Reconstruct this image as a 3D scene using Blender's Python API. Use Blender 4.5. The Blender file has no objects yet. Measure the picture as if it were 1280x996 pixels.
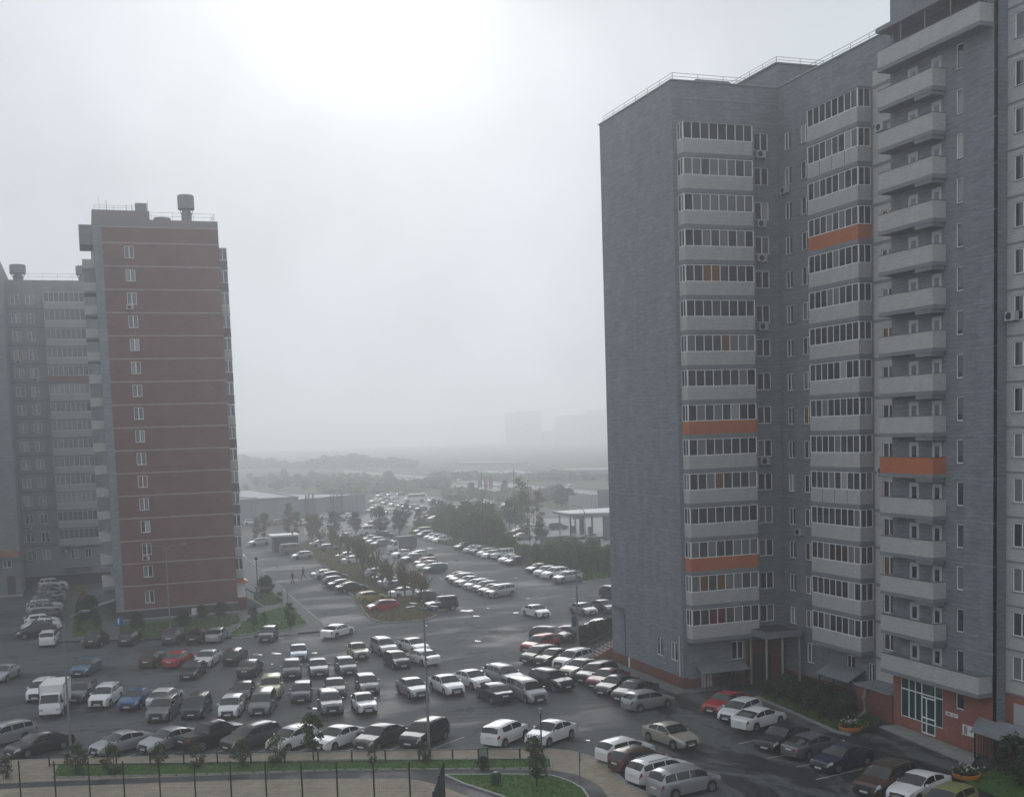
import bpy, math, random
import numpy as np
from mathutils import Vector, Matrix

sc = bpy.context.scene
COL = sc.collection
random.seed(7)
rng = np.random.default_rng(7)

# ---------------------------------------------------------------- camera
IMG_W, IMG_H = 1280.0, 996.0          # the photograph's pixel grid
F_PX, YAW, PITCH, ROLL, PPY = 1475.2, 0.343276, 0.0866085, -0.0329462, 668.98
CAM_Z = 20.8
_cy, _sy = math.cos(YAW), math.sin(YAW)
_right = Vector((_cy, -_sy, 0)); _fwd = Vector((_sy, _cy, 0)); _up = Vector((0, 0, 1))
_f2 = _fwd * math.cos(PITCH) - _up * math.sin(PITCH)
_u2 = _up * math.cos(PITCH) + _fwd * math.sin(PITCH)
CR = _right * math.cos(ROLL) + _u2 * math.sin(ROLL)
CU = _u2 * math.cos(ROLL) - _right * math.sin(ROLL)
CF = _f2
CAM = Vector((0, 0, CAM_Z))
cam_data = bpy.data.cameras.new('camera')
cam = bpy.data.objects.new('camera', cam_data)
COL.objects.link(cam)
m = Matrix((CR, CU, -CF)).transposed().to_4x4()
m.translation = CAM
cam.matrix_world = m
cam_data.sensor_fit = 'HORIZONTAL'
cam_data.sensor_width = 36.0
cam_data.lens = F_PX / IMG_W * 36.0
cam_data.shift_y = (PPY - IMG_H / 2) / IMG_W
cam_data.clip_start = 0.5
cam_data.clip_end = 8000
sc.camera = cam


def ray(x, y):
    return CR * ((x - 640) / F_PX) - CU * ((y - PPY) / F_PX) + CF


def G(x, y, z=0.0):
    d = ray(x, y)
    t = (z - CAM_Z) / d.z
    p = CAM + d * t
    return (p.x, p.y)


def proj(x, y, z):
    v = Vector((x, y, z)) - CAM
    w = v.dot(CF)
    return (640 + F_PX * v.dot(CR) / w, PPY - F_PX * v.dot(CU) / w)


def onX(x, y, X):
    d = ray(x, y); p = CAM + d * (X / d.x); return p


def onY(x, y, Y):
    d = ray(x, y); p = CAM + d * (Y / d.y); return p


def zat(x0, y0, py):
    """height above ground point (x0,y0) seen at picture row py"""
    lo, hi = -20.0, 150.0
    for _ in range(50):
        mid = (lo + hi) / 2
        if proj(x0, y0, mid)[1] > py: lo = mid
        else: hi = mid
    return lo


# ---------------------------------------------------------------- world, sun, exposure
sun_dir = ray(445, -60).normalized()          # towards the veiled sun
sun_el = math.asin(sun_dir.z)
sun_az = math.atan2(sun_dir.x, sun_dir.y)
world = bpy.data.worlds.new('World'); sc.world = world
world.use_nodes = True
nt = world.node_tree; nt.nodes.clear()
N = nt.nodes.new; L = nt.links.new
out = N('ShaderNodeOutputWorld'); bg = N('ShaderNodeBackground')
sky = N('ShaderNodeTexSky'); sky.sky_type = 'NISHITA'; sky.sun_disc = False
sky.sun_elevation = sun_el; sky.sun_rotation = sun_az
sky.dust_density = 6.0; sky.air_density = 1.5
tc = N('ShaderNodeTexCoord')
dot = N('ShaderNodeVectorMath'); dot.operation = 'DOT_PRODUCT'
nrm = N('ShaderNodeVectorMath'); nrm.operation = 'NORMALIZE'
L(tc.outputs['Generated'], nrm.inputs[0])
L(nrm.outputs[0], dot.inputs[0]); dot.inputs[1].default_value = sun_dir
# low cloud lit from behind by the veiled sun: brightness falls off with the angle from the sun
ramp = N('ShaderNodeValToRGB')
cr = ramp.color_ramp; cr.interpolation = 'B_SPLINE'
cr.elements[0].position = 0.0; cr.elements[0].color = (0.60, 0.64, 0.69, 1)
cr.elements[1].position = 1.0; cr.elements[1].color = (1.05, 1.06, 1.07, 1)
for pos, c in ((0.5, (0.60, 0.64, 0.69)), (0.84, (0.56, 0.605, 0.655)), (0.935, (0.565, 0.61, 0.655)), (0.975, (0.565, 0.605, 0.645)), (0.991, (0.60, 0.635, 0.67)), (0.996, (0.72, 0.745, 0.77))):
    e = cr.elements.new(pos); e.color = (*c, 1)
L(dot.outputs['Value'], ramp.inputs['Fac'])
cn = N('ShaderNodeTexNoise'); cn.inputs['Scale'].default_value = 4.2; cn.inputs['Detail'].default_value = 4.0; cn.inputs['Distortion'].default_value = 0.4
cn.inputs['Roughness'].default_value = 0.45
L(nrm.outputs[0], cn.inputs['Vector'])
cmr = N('ShaderNodeMapRange'); cmr.inputs['From Min'].default_value = 0.3; cmr.inputs['From Max'].default_value = 0.7
cmr.inputs['To Min'].default_value = 0.88; cmr.inputs['To Max'].default_value = 1.22
L(cn.outputs['Fac'], cmr.inputs['Value'])
mul = N('ShaderNodeVectorMath'); mul.operation = 'SCALE'
L(ramp.outputs['Color'], mul.inputs[0]); L(cmr.outputs[0], mul.inputs['Scale'])
skys = N('ShaderNodeVectorMath'); skys.operation = 'SCALE'; skys.inputs['Scale'].default_value = 0.004
sbw = N('ShaderNodeRGBToBW'); L(sky.outputs['Color'], sbw.inputs[0]); L(sbw.outputs[0], skys.inputs[0])
add = N('ShaderNodeVectorMath'); add.operation = 'ADD'
L(mul.outputs[0], add.inputs[0]); L(skys.outputs[0], add.inputs[1])
L(add.outputs[0], bg.inputs['Color'])
bg.inputs['Strength'].default_value = 1.0
L(bg.outputs[0], out.inputs['Surface'])

sun_data = bpy.data.lights.new('sun', 'SUN')
sun_data.energy = 0.75; sun_data.angle = math.radians(28); sun_data.color = (1.0, 0.99, 0.975)
sun = bpy.data.objects.new('sun', sun_data); COL.objects.link(sun)
sun.rotation_euler = (-sun_dir).to_track_quat('-Z', 'Y').to_euler()

sc.view_settings.view_transform = 'Standard'; sc.view_settings.look = 'None'
sc.view_settings.exposure = -0.02; sc.view_settings.gamma = 1.0
sc.render.engine = 'CYCLES'
sc.cycles.use_denoising = True
sc.cycles.max_bounces = 5; sc.cycles.diffuse_bounces = 2; sc.cycles.glossy_bounces = 3
sc.cycles.transmission_bounces = 3; sc.cycles.volume_bounces = 3; sc.cycles.transparent_max_bounces = 6
sc.cycles.caustics_reflective = False; sc.cycles.caustics_refractive = False

# ---------------------------------------------------------------- materials
MATS = {}


def mat(name, color, rough=0.7, spec=0.5, metal=0.0, coat=0.0, noise=None, nscale=1.0, bump=0.0, bscale=20.0, brick=None, coords='Object', streak=0.0):
    """Principled material; noise = second colour mixed in by a noise; brick = (w, h, mortar colour, contrast)"""
    if name in MATS: return MATS[name]
    M = bpy.data.materials.new(name); M.use_nodes = True
    t = M.node_tree; b = t.nodes['Principled BSDF']
    b.inputs['Base Color'].default_value = (*color, 1)
    b.inputs['Roughness'].default_value = rough
    b.inputs['Specular IOR Level'].default_value = spec
    b.inputs['Metallic'].default_value = metal
    b.inputs['Coat Weight'].default_value = coat
    b.inputs['Coat Roughness'].default_value = 0.04
    src = None
    if noise or bump or brick or streak:
        c = t.nodes.new('ShaderNodeTexCoord')
    if noise:
        n = t.nodes.new('ShaderNodeTexNoise'); n.inputs['Scale'].default_value = nscale; n.inputs['Detail'].default_value = 6
        n.inputs['Roughness'].default_value = 0.62
        t.links.new(c.outputs[coords], n.inputs['Vector'])
        r = t.nodes.new('ShaderNodeMapRange'); r.inputs['From Min'].default_value = 0.35; r.inputs['From Max'].default_value = 0.65
        t.links.new(n.outputs['Fac'], r.inputs['Value'])
        mx = t.nodes.new('ShaderNodeMix'); mx.data_type = 'RGBA'
        mx.inputs['A'].default_value = (*color, 1); mx.inputs['B'].default_value = (*noise, 1)
        t.links.new(r.outputs[0], mx.inputs['Factor'])
        src = mx.outputs['Result']
    if brick:
        w, h, mc, con = brick
        bt = t.nodes.new('ShaderNodeTexBrick')
        bt.inputs['Scale'].default_value = 1.0; bt.inputs['Brick Width'].default_value = w; bt.inputs['Row Height'].default_value = h
        bt.inputs['Mortar Size'].default_value = 0.012; bt.inputs['Mortar Smooth'].default_value = 0.2; bt.inputs['Bias'].default_value = 0.0
        bt.inputs['Color1'].default_value = (1 - con, 1 - con, 1 - con, 1); bt.inputs['Color2'].default_value = (1 + con * .6, 1 + con * .6, 1 + con * .6, 1)
        bt.inputs['Mortar'].default_value = (*mc, 1)
        t.links.new(c.outputs['UV'], bt.inputs['Vector'])
        mm = t.nodes.new('ShaderNodeMix'); mm.data_type = 'RGBA'; mm.blend_type = 'MULTIPLY'; mm.inputs['Factor'].default_value = 1.0
        mm.clamp_result = False
        if src: t.links.new(src, mm.inputs['A'])
        else: mm.inputs['A'].default_value = (*color, 1)
        t.links.new(bt.outputs['Color'], mm.inputs['B'])
        src = mm.outputs['Result']
        bp = t.nodes.new('ShaderNodeBump'); bp.inputs['Strength'].default_value = 0.4; bp.inputs['Distance'].default_value = 0.01
        t.links.new(bt.outputs['Fac'], bp.inputs['Height']); bp.invert = True
        t.links.new(bp.outputs[0], b.inputs['Normal'])
    if brick and streak:
        cm = t.nodes.new('ShaderNodeMapping'); cm.inputs['Scale'].default_value = (.7, 6.0, 1)
        t.links.new(c.outputs['UV'], cm.inputs['Vector'])
        cn_ = t.nodes.new('ShaderNodeTexNoise'); cn_.inputs['Scale'].default_value = 1.0; cn_.inputs['Detail'].default_value = 4; cn_.inputs['Roughness'].default_value = .7
        t.links.new(cm.outputs[0], cn_.inputs['Vector'])
        c3 = t.nodes.new('ShaderNodeMapRange'); c3.inputs['From Min'].default_value = .3; c3.inputs['From Max'].default_value = .7
        c3.inputs['To Min'].default_value = 1 - streak * 1.5; c3.inputs['To Max'].default_value = 1 + streak * 1.5
        t.links.new(cn_.outputs['Fac'], c3.inputs['Value'])
        cs_ = t.nodes.new('ShaderNodeVectorMath'); cs_.operation = 'SCALE'
        t.links.new(src, cs_.inputs[0]); t.links.new(c3.outputs[0], cs_.inputs['Scale']); src = cs_.outputs[0]
    if streak:
        mp = t.nodes.new('ShaderNodeMapping'); mp.inputs['Scale'].default_value = (0.9, 0.9, 0.06)
        t.links.new(c.outputs['Object'], mp.inputs['Vector'])
        n2 = t.nodes.new('ShaderNodeTexNoise'); n2.inputs['Scale'].default_value = 1.3; n2.inputs['Detail'].default_value = 5
        t.links.new(mp.outputs[0], n2.inputs['Vector'])
        r2 = t.nodes.new('ShaderNodeMapRange'); r2.inputs['From Min'].default_value = 0.3; r2.inputs['From Max'].default_value = 0.7
        r2.inputs['To Min'].default_value = 1 - streak * .5; r2.inputs['To Max'].default_value = 1 + streak * .3
        t.links.new(n2.outputs['Fac'], r2.inputs['Value'])
        sm = t.nodes.new('ShaderNodeVectorMath'); sm.operation = 'SCALE'
        if src: t.links.new(src, sm.inputs[0])
        else: sm.inputs[0].default_value = color
        t.links.new(r2.outputs[0], sm.inputs['Scale'])
        src = sm.outputs[0]
    if src: t.links.new(src, b.inputs['Base Color'])
    if bump:
        n3 = t.nodes.new('ShaderNodeTexNoise'); n3.inputs['Scale'].default_value = bscale; n3.inputs['Detail'].default_value = 4
        t.links.new(c.outputs[coords], n3.inputs['Vector'])
        bp = t.nodes.new('ShaderNodeBump'); bp.inputs['Strength'].default_value = bump; bp.inputs['Distance'].default_value = 0.03
        t.links.new(n3.outputs['Fac'], bp.inputs['Height']); t.links.new(bp.outputs[0], b.inputs['Normal'])
    MATS[name] = M
    return M


def asphalt_mat(name, dry, wet, patch_scale, patch_lo, patch_hi, stretch=(1, 1, 1)):
    """damp asphalt: dry patches between wet, smoother and darker ones"""
    M = bpy.data.materials.new(name); M.use_nodes = True
    t = M.node_tree; b = t.nodes['Principled BSDF']; n = t.nodes.new; l = t.links.new
    c = n('ShaderNodeTexCoord'); mp = n('ShaderNodeMapping'); mp.inputs['Scale'].default_value = stretch
    l(c.outputs['Object'], mp.inputs['Vector'])
    big = n('ShaderNodeTexNoise'); big.inputs['Scale'].default_value = patch_scale; big.inputs['Detail'].default_value = 7; big.inputs['Roughness'].default_value = 0.6
    big.inputs['Distortion'].default_value = 0.6
    l(mp.outputs[0], big.inputs['Vector'])
    r = n('ShaderNodeMapRange'); r.inputs['From Min'].default_value = patch_lo; r.inputs['From Max'].default_value = patch_hi
    l(big.outputs['Fac'], r.inputs['Value'])
    fine = n('ShaderNodeTexNoise'); fine.inputs['Scale'].default_value = 3.5; fine.inputs['Detail'].default_value = 8; fine.inputs['Roughness'].default_value = 0.75
    l(c.outputs['Object'], fine.inputs['Vector'])
    fr = n('ShaderNodeMapRange'); fr.inputs['From Min'].default_value = 0.25; fr.inputs['From Max'].default_value = 0.75
    fr.inputs['To Min'].default_value = 0.75; fr.inputs['To Max'].default_value = 1.25
    l(fine.outputs['Fac'], fr.inputs['Value'])
    mx = n('ShaderNodeMix'); mx.data_type = 'RGBA'
    mx.inputs['A'].default_value = (*wet, 1); mx.inputs['B'].default_value = (*dry, 1)
    l(r.outputs[0], mx.inputs['Factor'])
    # cracks and tar seams
    vo = n('ShaderNodeTexVoronoi'); vo.feature = 'DISTANCE_TO_EDGE'; vo.inputs['Scale'].default_value = 0.09
    wv = n('ShaderNodeTexNoise'); wv.inputs['Scale'].default_value = 0.25; wv.inputs['Detail'].default_value = 5
    l(c.outputs['Object'], wv.inputs['Vector'])
    wa = n('ShaderNodeVectorMath'); wa.operation = 'MULTIPLY_ADD'; wa.inputs[1].default_value = (6, 6, 0)
    l(wv.outputs['Color'], wa.inputs[0]); l(c.outputs['Object'], wa.inputs[2]); l(wa.outputs[0], vo.inputs['Vector'])
    cr_ = n('ShaderNodeMapRange'); cr_.inputs['From Min'].default_value = 0.004; cr_.inputs['From Max'].default_value = 0.012
    cr_.inputs['To Min'].default_value = 0.55; cr_.inputs['To Max'].default_value = 1.0
    l(vo.outputs['Distance'], cr_.inputs['Value'])
    sp = n('ShaderNodeTexNoise'); sp.inputs['Scale'].default_value = .42; sp.inputs['Detail'].default_value = 5; sp.inputs['Roughness'].default_value = .65; sp.inputs['Distortion'].default_value = .8
    l(mp.outputs[0], sp.inputs['Vector'])
    spr = n('ShaderNodeMapRange'); spr.inputs['From Min'].default_value = .57; spr.inputs['From Max'].default_value = .63
    spr.inputs['To Min'].default_value = 1.0; spr.inputs['To Max'].default_value = .55
    l(sp.outputs['Fac'], spr.inputs['Value'])
    fm = n('ShaderNodeMath'); fm.operation = 'MULTIPLY'; l(fr.outputs[0], fm.inputs[0]); l(spr.outputs[0], fm.inputs[1]); fr = fm
    s1 = n('ShaderNodeVectorMath'); s1.operation = 'SCALE'; l(mx.outputs['Result'], s1.inputs[0]); l(fr.outputs[0], s1.inputs['Scale'])
    s2 = n('ShaderNodeVectorMath'); s2.operation = 'SCALE'; l(s1.outputs[0], s2.inputs[0]); l(cr_.outputs[0], s2.inputs['Scale'])
    l(s2.outputs[0], b.inputs['Base Color'])
    rr = n('ShaderNodeMapRange'); rr.inputs['To Min'].default_value = 0.55; rr.inputs['To Max'].default_value = 0.85
    l(r.outputs[0], rr.inputs['Value']); l(rr.outputs[0], b.inputs['Roughness'])
    b.inputs['Specular IOR Level'].default_value = 0.16
    bp = n('ShaderNodeBump'); bp.inputs['Strength'].default_value = 0.35; bp.inputs['Distance'].default_value = 0.02
    l(fine.outputs['Fac'], bp.inputs['Height']); l(bp.outputs[0], b.inputs['Normal'])
    MATS[name] = M
    return M


# ---------------------------------------------------------------- mesh helpers
class MB:
    """collects faces and links them as ONE mesh object, with box-projected UVs in metres"""
    def __init__(s): s.v = []; s.f = []; s.mi = []
    def add(s, vs, fs, mi=0):
        o = len(s.v); s.v += [tuple(p) for p in vs]
        for f in fs: s.f.append(tuple(i + o for i in f)); s.mi.append(mi)
    def box(s, x0, x1, y0, y1, z0, z1, mi=0, skip=()):
        vs = [(x0, y0, z0), (x1, y0, z0), (x1, y1, z0), (x0, y1, z0), (x0, y0, z1), (x1, y0, z1), (x1, y1, z1), (x0, y1, z1)]
        F = {'b': (0, 3, 2, 1), 't': (4, 5, 6, 7), 'f': (0, 1, 5, 4), 'r': (1, 2, 6, 5), 'k': (2, 3, 7, 6), 'l': (3, 0, 4, 7)}
        s.add(vs, [F[k] for k in F if k not in skip], mi)
    def bar(s, a, b, w, h=None, mi=0):
        a = Vector(a); b = Vector(b); h = h or w
        d = (b - a).normalized(); up = Vector((0, 0, 1)) if abs(d.z) < .95 else Vector((1, 0, 0))
        r = d.cross(up).normalized() * w / 2; u = r.cross(d).normalized() * h / 2
        vs = [a - r - u, a + r - u, a + r + u, a - r + u, b - r - u, b + r - u, b + r + u, b - r + u]
        s.add(vs, [(0, 1, 2, 3), (7, 6, 5, 4), (0, 4, 5, 1), (1, 5, 6, 2), (2, 6, 7, 3), (3, 7, 4, 0)], mi)
    def tube(s, pts, rad, n=8, mi=0, cap=True):
        pts = [Vector(p) for p in pts]
        if not isinstance(rad, (list, tuple)): rad = [rad] * len(pts)
        rings = []
        for i, p in enumerate(pts):
            d = (pts[min(i + 1, len(pts) - 1)] - pts[max(i - 1, 0)]).normalized()
            up = Vector((0, 0, 1)) if abs(d.z) < .9 else Vector((1, 0, 0))
            r = d.cross(up).normalized(); u = r.cross(d)
            rings.append([p + (r * math.cos(2 * math.pi * k / n) + u * math.sin(2 * math.pi * k / n)) * rad[i] for k in range(n)])
        vs = [q for r in rings for q in r]; fs = []
        for i in range(len(rings) - 1):
            for k in range(n):
                a = i * n + k; b = i * n + (k + 1) % n
                fs.append((a, a + n, b + n, b))
        if cap: fs += [tuple(range(n)), tuple(reversed(range((len(rings) - 1) * n, len(rings) * n)))]
        s.add(vs, fs, mi)
    def lathe(s, prof, cx=0, cy=0, n=16, mi=0):
        vs = []; fs = []
        for r, z in prof:
            vs += [(cx + r * math.cos(2 * math.pi * k / n), cy + r * math.sin(2 * math.pi * k / n), z) for k in range(n)]
        for i in range(len(prof) - 1):
            for k in range(n):
                a = i * n + k; b = i * n + (k + 1) % n
                fs.append((a, b, b + n, a + n))
        fs += [tuple(reversed(range(n))), tuple(range((len(prof) - 1) * n, len(prof) * n))]
        s.add(vs, fs, mi)
    def poly(s, pts, z0, z1=None, mi=0, top=True):
        """flat polygon at z0, or a prism between z0 and z1"""
        pts = list(pts)
        A = sum(pts[i][0] * pts[(i + 1) % len(pts)][1] - pts[(i + 1) % len(pts)][0] * pts[i][1] for i in range(len(pts)))
        if A < 0: pts.reverse()
        n = len(pts)
        if z1 is None: s.add([(p[0], p[1], z0) for p in pts], [tuple(range(n))], mi); return
        s.add([(p[0], p[1], z0) for p in pts] + [(p[0], p[1], z1) for p in pts],
              [tuple(range(n, 2 * n))] + [(i, (i + 1) % n, n + (i + 1) % n, n + i) for i in range(n)], mi)
    def mesh(s, name, mats, smooth=False, sharp=None):
        me = bpy.data.meshes.new(name)
        me.from_pydata(s.v, [], s.f)
        for m_ in mats: me.materials.append(m_)
        if len(mats) > 1: me.polygons.foreach_set('material_index', s.mi)
        uv = me.uv_layers.new(name='UVMap')
        buf = np.zeros(len(me.loops) * 2, dtype=np.float32); k = 0
        for f in s.f:
            a, b, c = s.v[f[0]], s.v[f[1]], s.v[f[2]]
            e = (b[0] - a[0], b[1] - a[1], b[2] - a[2]); g = (c[0] - a[0], c[1] - a[1], c[2] - a[2])
            nx = abs(e[1] * g[2] - e[2] * g[1]); ny = abs(e[2] * g[0] - e[0] * g[2]); nz = abs(e[0] * g[1] - e[1] * g[0])
            if nz >= nx and nz >= ny: i, j = 0, 1
            elif nx >= ny: i, j = 1, 2
            else: i, j = 0, 2
            for q in f:
                p = s.v[q]; buf[k] = p[i]; buf[k + 1] = p[j]; k += 2
        uv.data.foreach_set('uv', buf)
        if smooth:
            me.polygons.foreach_set('use_smooth', [True] * len(me.polygons))
            if sharp: me.set_sharp_from_angle(angle=math.radians(sharp))
        me.update()
        return me
    def build(s, name, mats, parent=None, loc=None, rz=0.0, smooth=False, sharp=None):
        if not isinstance(mats, (list, tuple)): mats = [mats]
        return link(name, s.mesh(name, mats, smooth, sharp), parent, loc, rz)


def link(name, me, parent=None, loc=None, rz=0.0):
    o = bpy.data.objects.new(name, me); COL.objects.link(o)
    if parent: o.parent = parent
    if loc: o.location = loc
    if rz: o.rotation_euler = (0, 0, rz)
    return o


def tag(o, label=None, cat=None, group=None, kind=None):
    if label: o['label'] = label
    if cat: o['category'] = cat
    if group: o['group'] = group
    if kind: o['kind'] = kind
    return o


def thing(name, label, cat, loc=(0, 0, 0), rz=0.0, group=None):
    o = bpy.data.objects.new(name, None); COL.objects.link(o)
    o.location = loc; o.rotation_euler = (0, 0, rz); o.empty_display_size = 0.3
    return tag(o, label, cat, group)


def struct(name, mb, mats):
    return tag(mb.build(name, mats), kind='structure')


def pix(*pts, z=0.0):
    return [G(x, y, z) for x, y in pts]
# ---------------------------------------------------------------- material library
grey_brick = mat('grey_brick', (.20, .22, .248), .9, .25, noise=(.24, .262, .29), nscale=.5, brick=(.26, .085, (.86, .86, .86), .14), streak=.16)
grey_band = mat('grey_band', (.30, .32, .345), .9, .2, noise=(.24, .26, .29), nscale=.8)
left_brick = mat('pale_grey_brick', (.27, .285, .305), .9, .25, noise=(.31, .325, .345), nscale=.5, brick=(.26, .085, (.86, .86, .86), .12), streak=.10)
beige_brick = mat('beige_brick', (.45, .45, .44), .9, .25, noise=(.50, .498, .485), nscale=.7, brick=(.26, .16, (.72, .72, .72), .07), streak=.045)
orange_brick = mat('orange_brick', (.46, .145, .065), .9, .25, noise=(.52, .17, .08), nscale=.7, brick=(.26, .085, (.8, .8, .8), .12))
plinth_brick = mat('plinth_brick', (.17, .065, .055), .9, .25, noise=(.22, .085, .07), nscale=.6, brick=(.26, .085, (.8, .8, .8), .2))
shop_brick = mat('shop_brick', (.27, .105, .08), .9, .25, noise=(.33, .13, .10), nscale=.6, brick=(.26, .085, (.85, .85, .85), .2))
red_brick = mat('red_brick', (.168, .084, .084), .9, .2, noise=(.208, .108, .106), nscale=.35, brick=(.26, .085, (.85, .85, .85), .16), streak=.12)
red_band = mat('red_band', (.36, .31, .31), .9, .2)
conc = mat('concrete', (.30, .30, .29), .85, .3, noise=(.22, .225, .22), nscale=1.2, bump=.15, bscale=8)
conc_dark = mat('concrete_stained', (.17, .175, .18), .85, .3, noise=(.12, .125, .13), nscale=1.2)
slab_grey = mat('slab_grey', (.23, .245, .265), .85, .3, noise=(.19, .2, .215), nscale=1.5)
upvc = mat('white_plastic', (.84, .85, .86), .4, .5)
upvc_dim = mat('old_white_plastic', (.55, .57, .6), .5, .4)
dark_frame = mat('dark_frame', (.05, .045, .04), .5)
glass_a = mat('glass_dark', (.022, .027, .034), .06, 1.0)
glass_b = mat('glass_room', (.05, .056, .064), .08, 1.0)
glass_c = mat('glass_curtain', (.17, .175, .178), .10, .9)
glass_d = mat('glass_white_blind', (.34, .35, .35), .12, .5)
glass_e = mat('glass_wood_lining', (.17, .085, .035), .10, .5)
glass_f = mat('glass_red_curtain', (.12, .02, .03), .10, .5)
glass_g = mat('glass_shop', (.02, .055, .065), .06, .5)
PANES = [glass_a] * 9 + [glass_b] * 7 + [glass_c] * 5 + [glass_d] + [glass_e]
zinc = mat('zinc_sheet', (.30, .33, .355), .4, .5, metal=.3, noise=(.24, .27, .295), nscale=1.5)
roofing = mat('roof_felt', (.06, .062, .065), .85)
steel = mat('galvanised_steel', (.22, .235, .25), .5, .5, metal=.3, noise=(.17, .18, .19), nscale=3)
black_metal = mat('black_paint_metal', (.018, .02, .02), .45)
green_metal = mat('dark_green_metal', (.02, .045, .035), .5)
rubber = mat('rubber', (.014, .014, .015), .75, .3)
rim_m = mat('wheel_alloy', (.32, .33, .34), .35, .5, metal=.7)
trim = mat('black_trim', (.015, .015, .017), .5, .4)
chrome = mat('chrome', (.55, .56, .58), .15, .5, metal=1.0)
car_glass = mat('car_glass', (.012, .016, .019), .04, .6)
lamp_glass = mat('headlamp_glass', (.45, .47, .5), .08, .7, coat=.5)
tail_m = mat('tail_lamp_red', (.24, .012, .015), .15, .6, coat=.5)
plate_m = mat('plate_white', (.62, .63, .64), .4)
white_line = mat('road_paint', (.52, .53, .53), .75, noise=(.22, .22, .22), nscale=3.5)
kerb_m = mat('kerb_stone', (.30, .30, .295), .85, noise=(.23, .23, .23), nscale=3)
kerb_black = mat('kerb_black', (.03, .03, .032), .8)
kerb_white = mat('kerb_white', (.40, .40, .39), .8, noise=(.3, .3, .3), nscale=4)
orange_paint = mat('orange_paint', (.55, .19, .025), .5)
yellow_paint = mat('yellow_paint', (.55, .34, .03), .5)
blue_sign = mat('blue_sign', (.015, .13, .36), .4)
white_paint = mat('white_paint', (.75, .75, .74), .5)
bark = mat('bark', (.075, .06, .048), .9, noise=(.045, .037, .03), nscale=6)
birch = mat('pale_bark', (.28, .27, .25), .9, noise=(.08, .075, .07), nscale=4)


def leaf_mat(name, a, b):
    M = bpy.data.materials.new(name); M.use_nodes = True
    t = M.node_tree; bs = t.nodes['Principled BSDF']
    g = t.nodes.new('ShaderNodeNewGeometry')
    mx = t.nodes.new('ShaderNodeMix'); mx.data_type = 'RGBA'
    mx.inputs['A'].default_value = (*a, 1); mx.inputs['B'].default_value = (*b, 1)
    t.links.new(g.outputs['Random Per Island'], mx.inputs['Factor'])
    t.links.new(mx.outputs['Result'], bs.inputs['Base Color'])
    bs.inputs['Roughness'].default_value = .6; bs.inputs['Specular IOR Level'].default_value = .25
    tr = t.nodes.new('ShaderNodeBsdfTranslucent'); ms = t.nodes.new('ShaderNodeMixShader'); ms.inputs[0].default_value = .42
    t.links.new(mx.outputs['Result'], tr.inputs['Color']); t.links.new(bs.outputs[0], ms.inputs[1]); t.links.new(tr.outputs[0], ms.inputs[2])
    t.links.new(ms.outputs[0], t.nodes['Material Output'].inputs['Surface'])
    MATS[name] = M
    return M


leaf_green = leaf_mat('leaf_green', (.04, .07, .028), (.095, .135, .05))
leaf_haze_pale = leaf_mat('leaf_haze_pale', (.12, .135, .10), (.19, .20, .15))  # far foliage: distance haze mixed into the leaf colours
leaf_dark = leaf_mat('leaf_dark', (.028, .052, .028), (.07, .10, .046))
leaf_willow = leaf_mat('leaf_willow', (.065, .115, .045), (.15, .205, .08))
leaf_autumn = leaf_mat('leaf_autumn', (.12, .105, .05), (.20, .165, .075))
leaf_brown = leaf_mat('leaf_brown', (.165, .14, .065), (.26, .215, .10))
twig_m = mat('twig', (.15, .125, .10), .9)
leaf_yellow = leaf_mat('leaf_yellow', (.26, .18, .03), (.36, .26, .05))
petal = leaf_mat('petal_white', (.55, .55, .5), (.7, .68, .6))
blade_m = leaf_mat('grass_blade', (.065, .135, .03), (.12, .20, .055))
grass_m = mat('lawn', (.065, .13, .035), .9, .15, noise=(.10, .165, .055), nscale=.9, bump=.5, bscale=9)
dull_grass = mat('rough_grass', (.055, .066, .034), .9, .15, noise=(.085, .085, .05), nscale=.35, bump=.4, bscale=4)
field_m = mat('field', (.075, .085, .05), .95, .1, noise=(.11, .11, .075), nscale=.02, bump=.3, bscale=.5)
soil = mat('soil', (.045, .04, .033), .95, noise=(.03, .04, .022), nscale=2)
asphalt = asphalt_mat('asphalt', (.098, .106, .112), (.050, .055, .060), .13, .38, .53, (.55, 1.3, 1))
driveway_m = asphalt_mat('damp_driveway', (.100, .107, .110), (.025, .028, .031), .26, .46, .54, (1.3, .55, 1))
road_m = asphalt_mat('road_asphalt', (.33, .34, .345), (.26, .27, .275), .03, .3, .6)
path_m = asphalt_mat('path_asphalt', (.065, .07, .075), (.035, .039, .044), .16, .44, .58)
pavers = mat('tan_pavers', (.34, .285, .22), .85, .25, noise=(.26, .225, .18), nscale=.5, brick=(.42, .22, (.6, .6, .6), .16))
pavers_grey = mat('grey_pavement', (.12, .124, .126), .8, .3, noise=(.085, .09, .092), nscale=.7, bump=.2, bscale=5)
gas_conc = mat('pale_concrete', (.34, .34, .33), .75, .3, noise=(.26, .26, .255), nscale=.15)
puddle_m = mat('standing_water', (.03, .032, .034), .12, .4)

# ---------------------------------------------------------------- the ground
b = MB(); b.poly([(-900, -60), (1700, -60), (1700, 2350), (-900, 2350)], 0); struct('ground', b, field_m)
b = MB(); b.poly([(-75, 30), (112, 30), (118, 180), (118, 330), (-40, 330), (-75, 200)], .004); struct('parking_lot', b, asphalt)
b = MB(); b.poly(pix((768, 868), (796, 897), (830, 925), (800, 941), (860, 1000), (900, 1180), (1500, 1180), (1400, 900), (1000, 850), (862, 862)), .008); struct('driveway', b, driveway_m)
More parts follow.
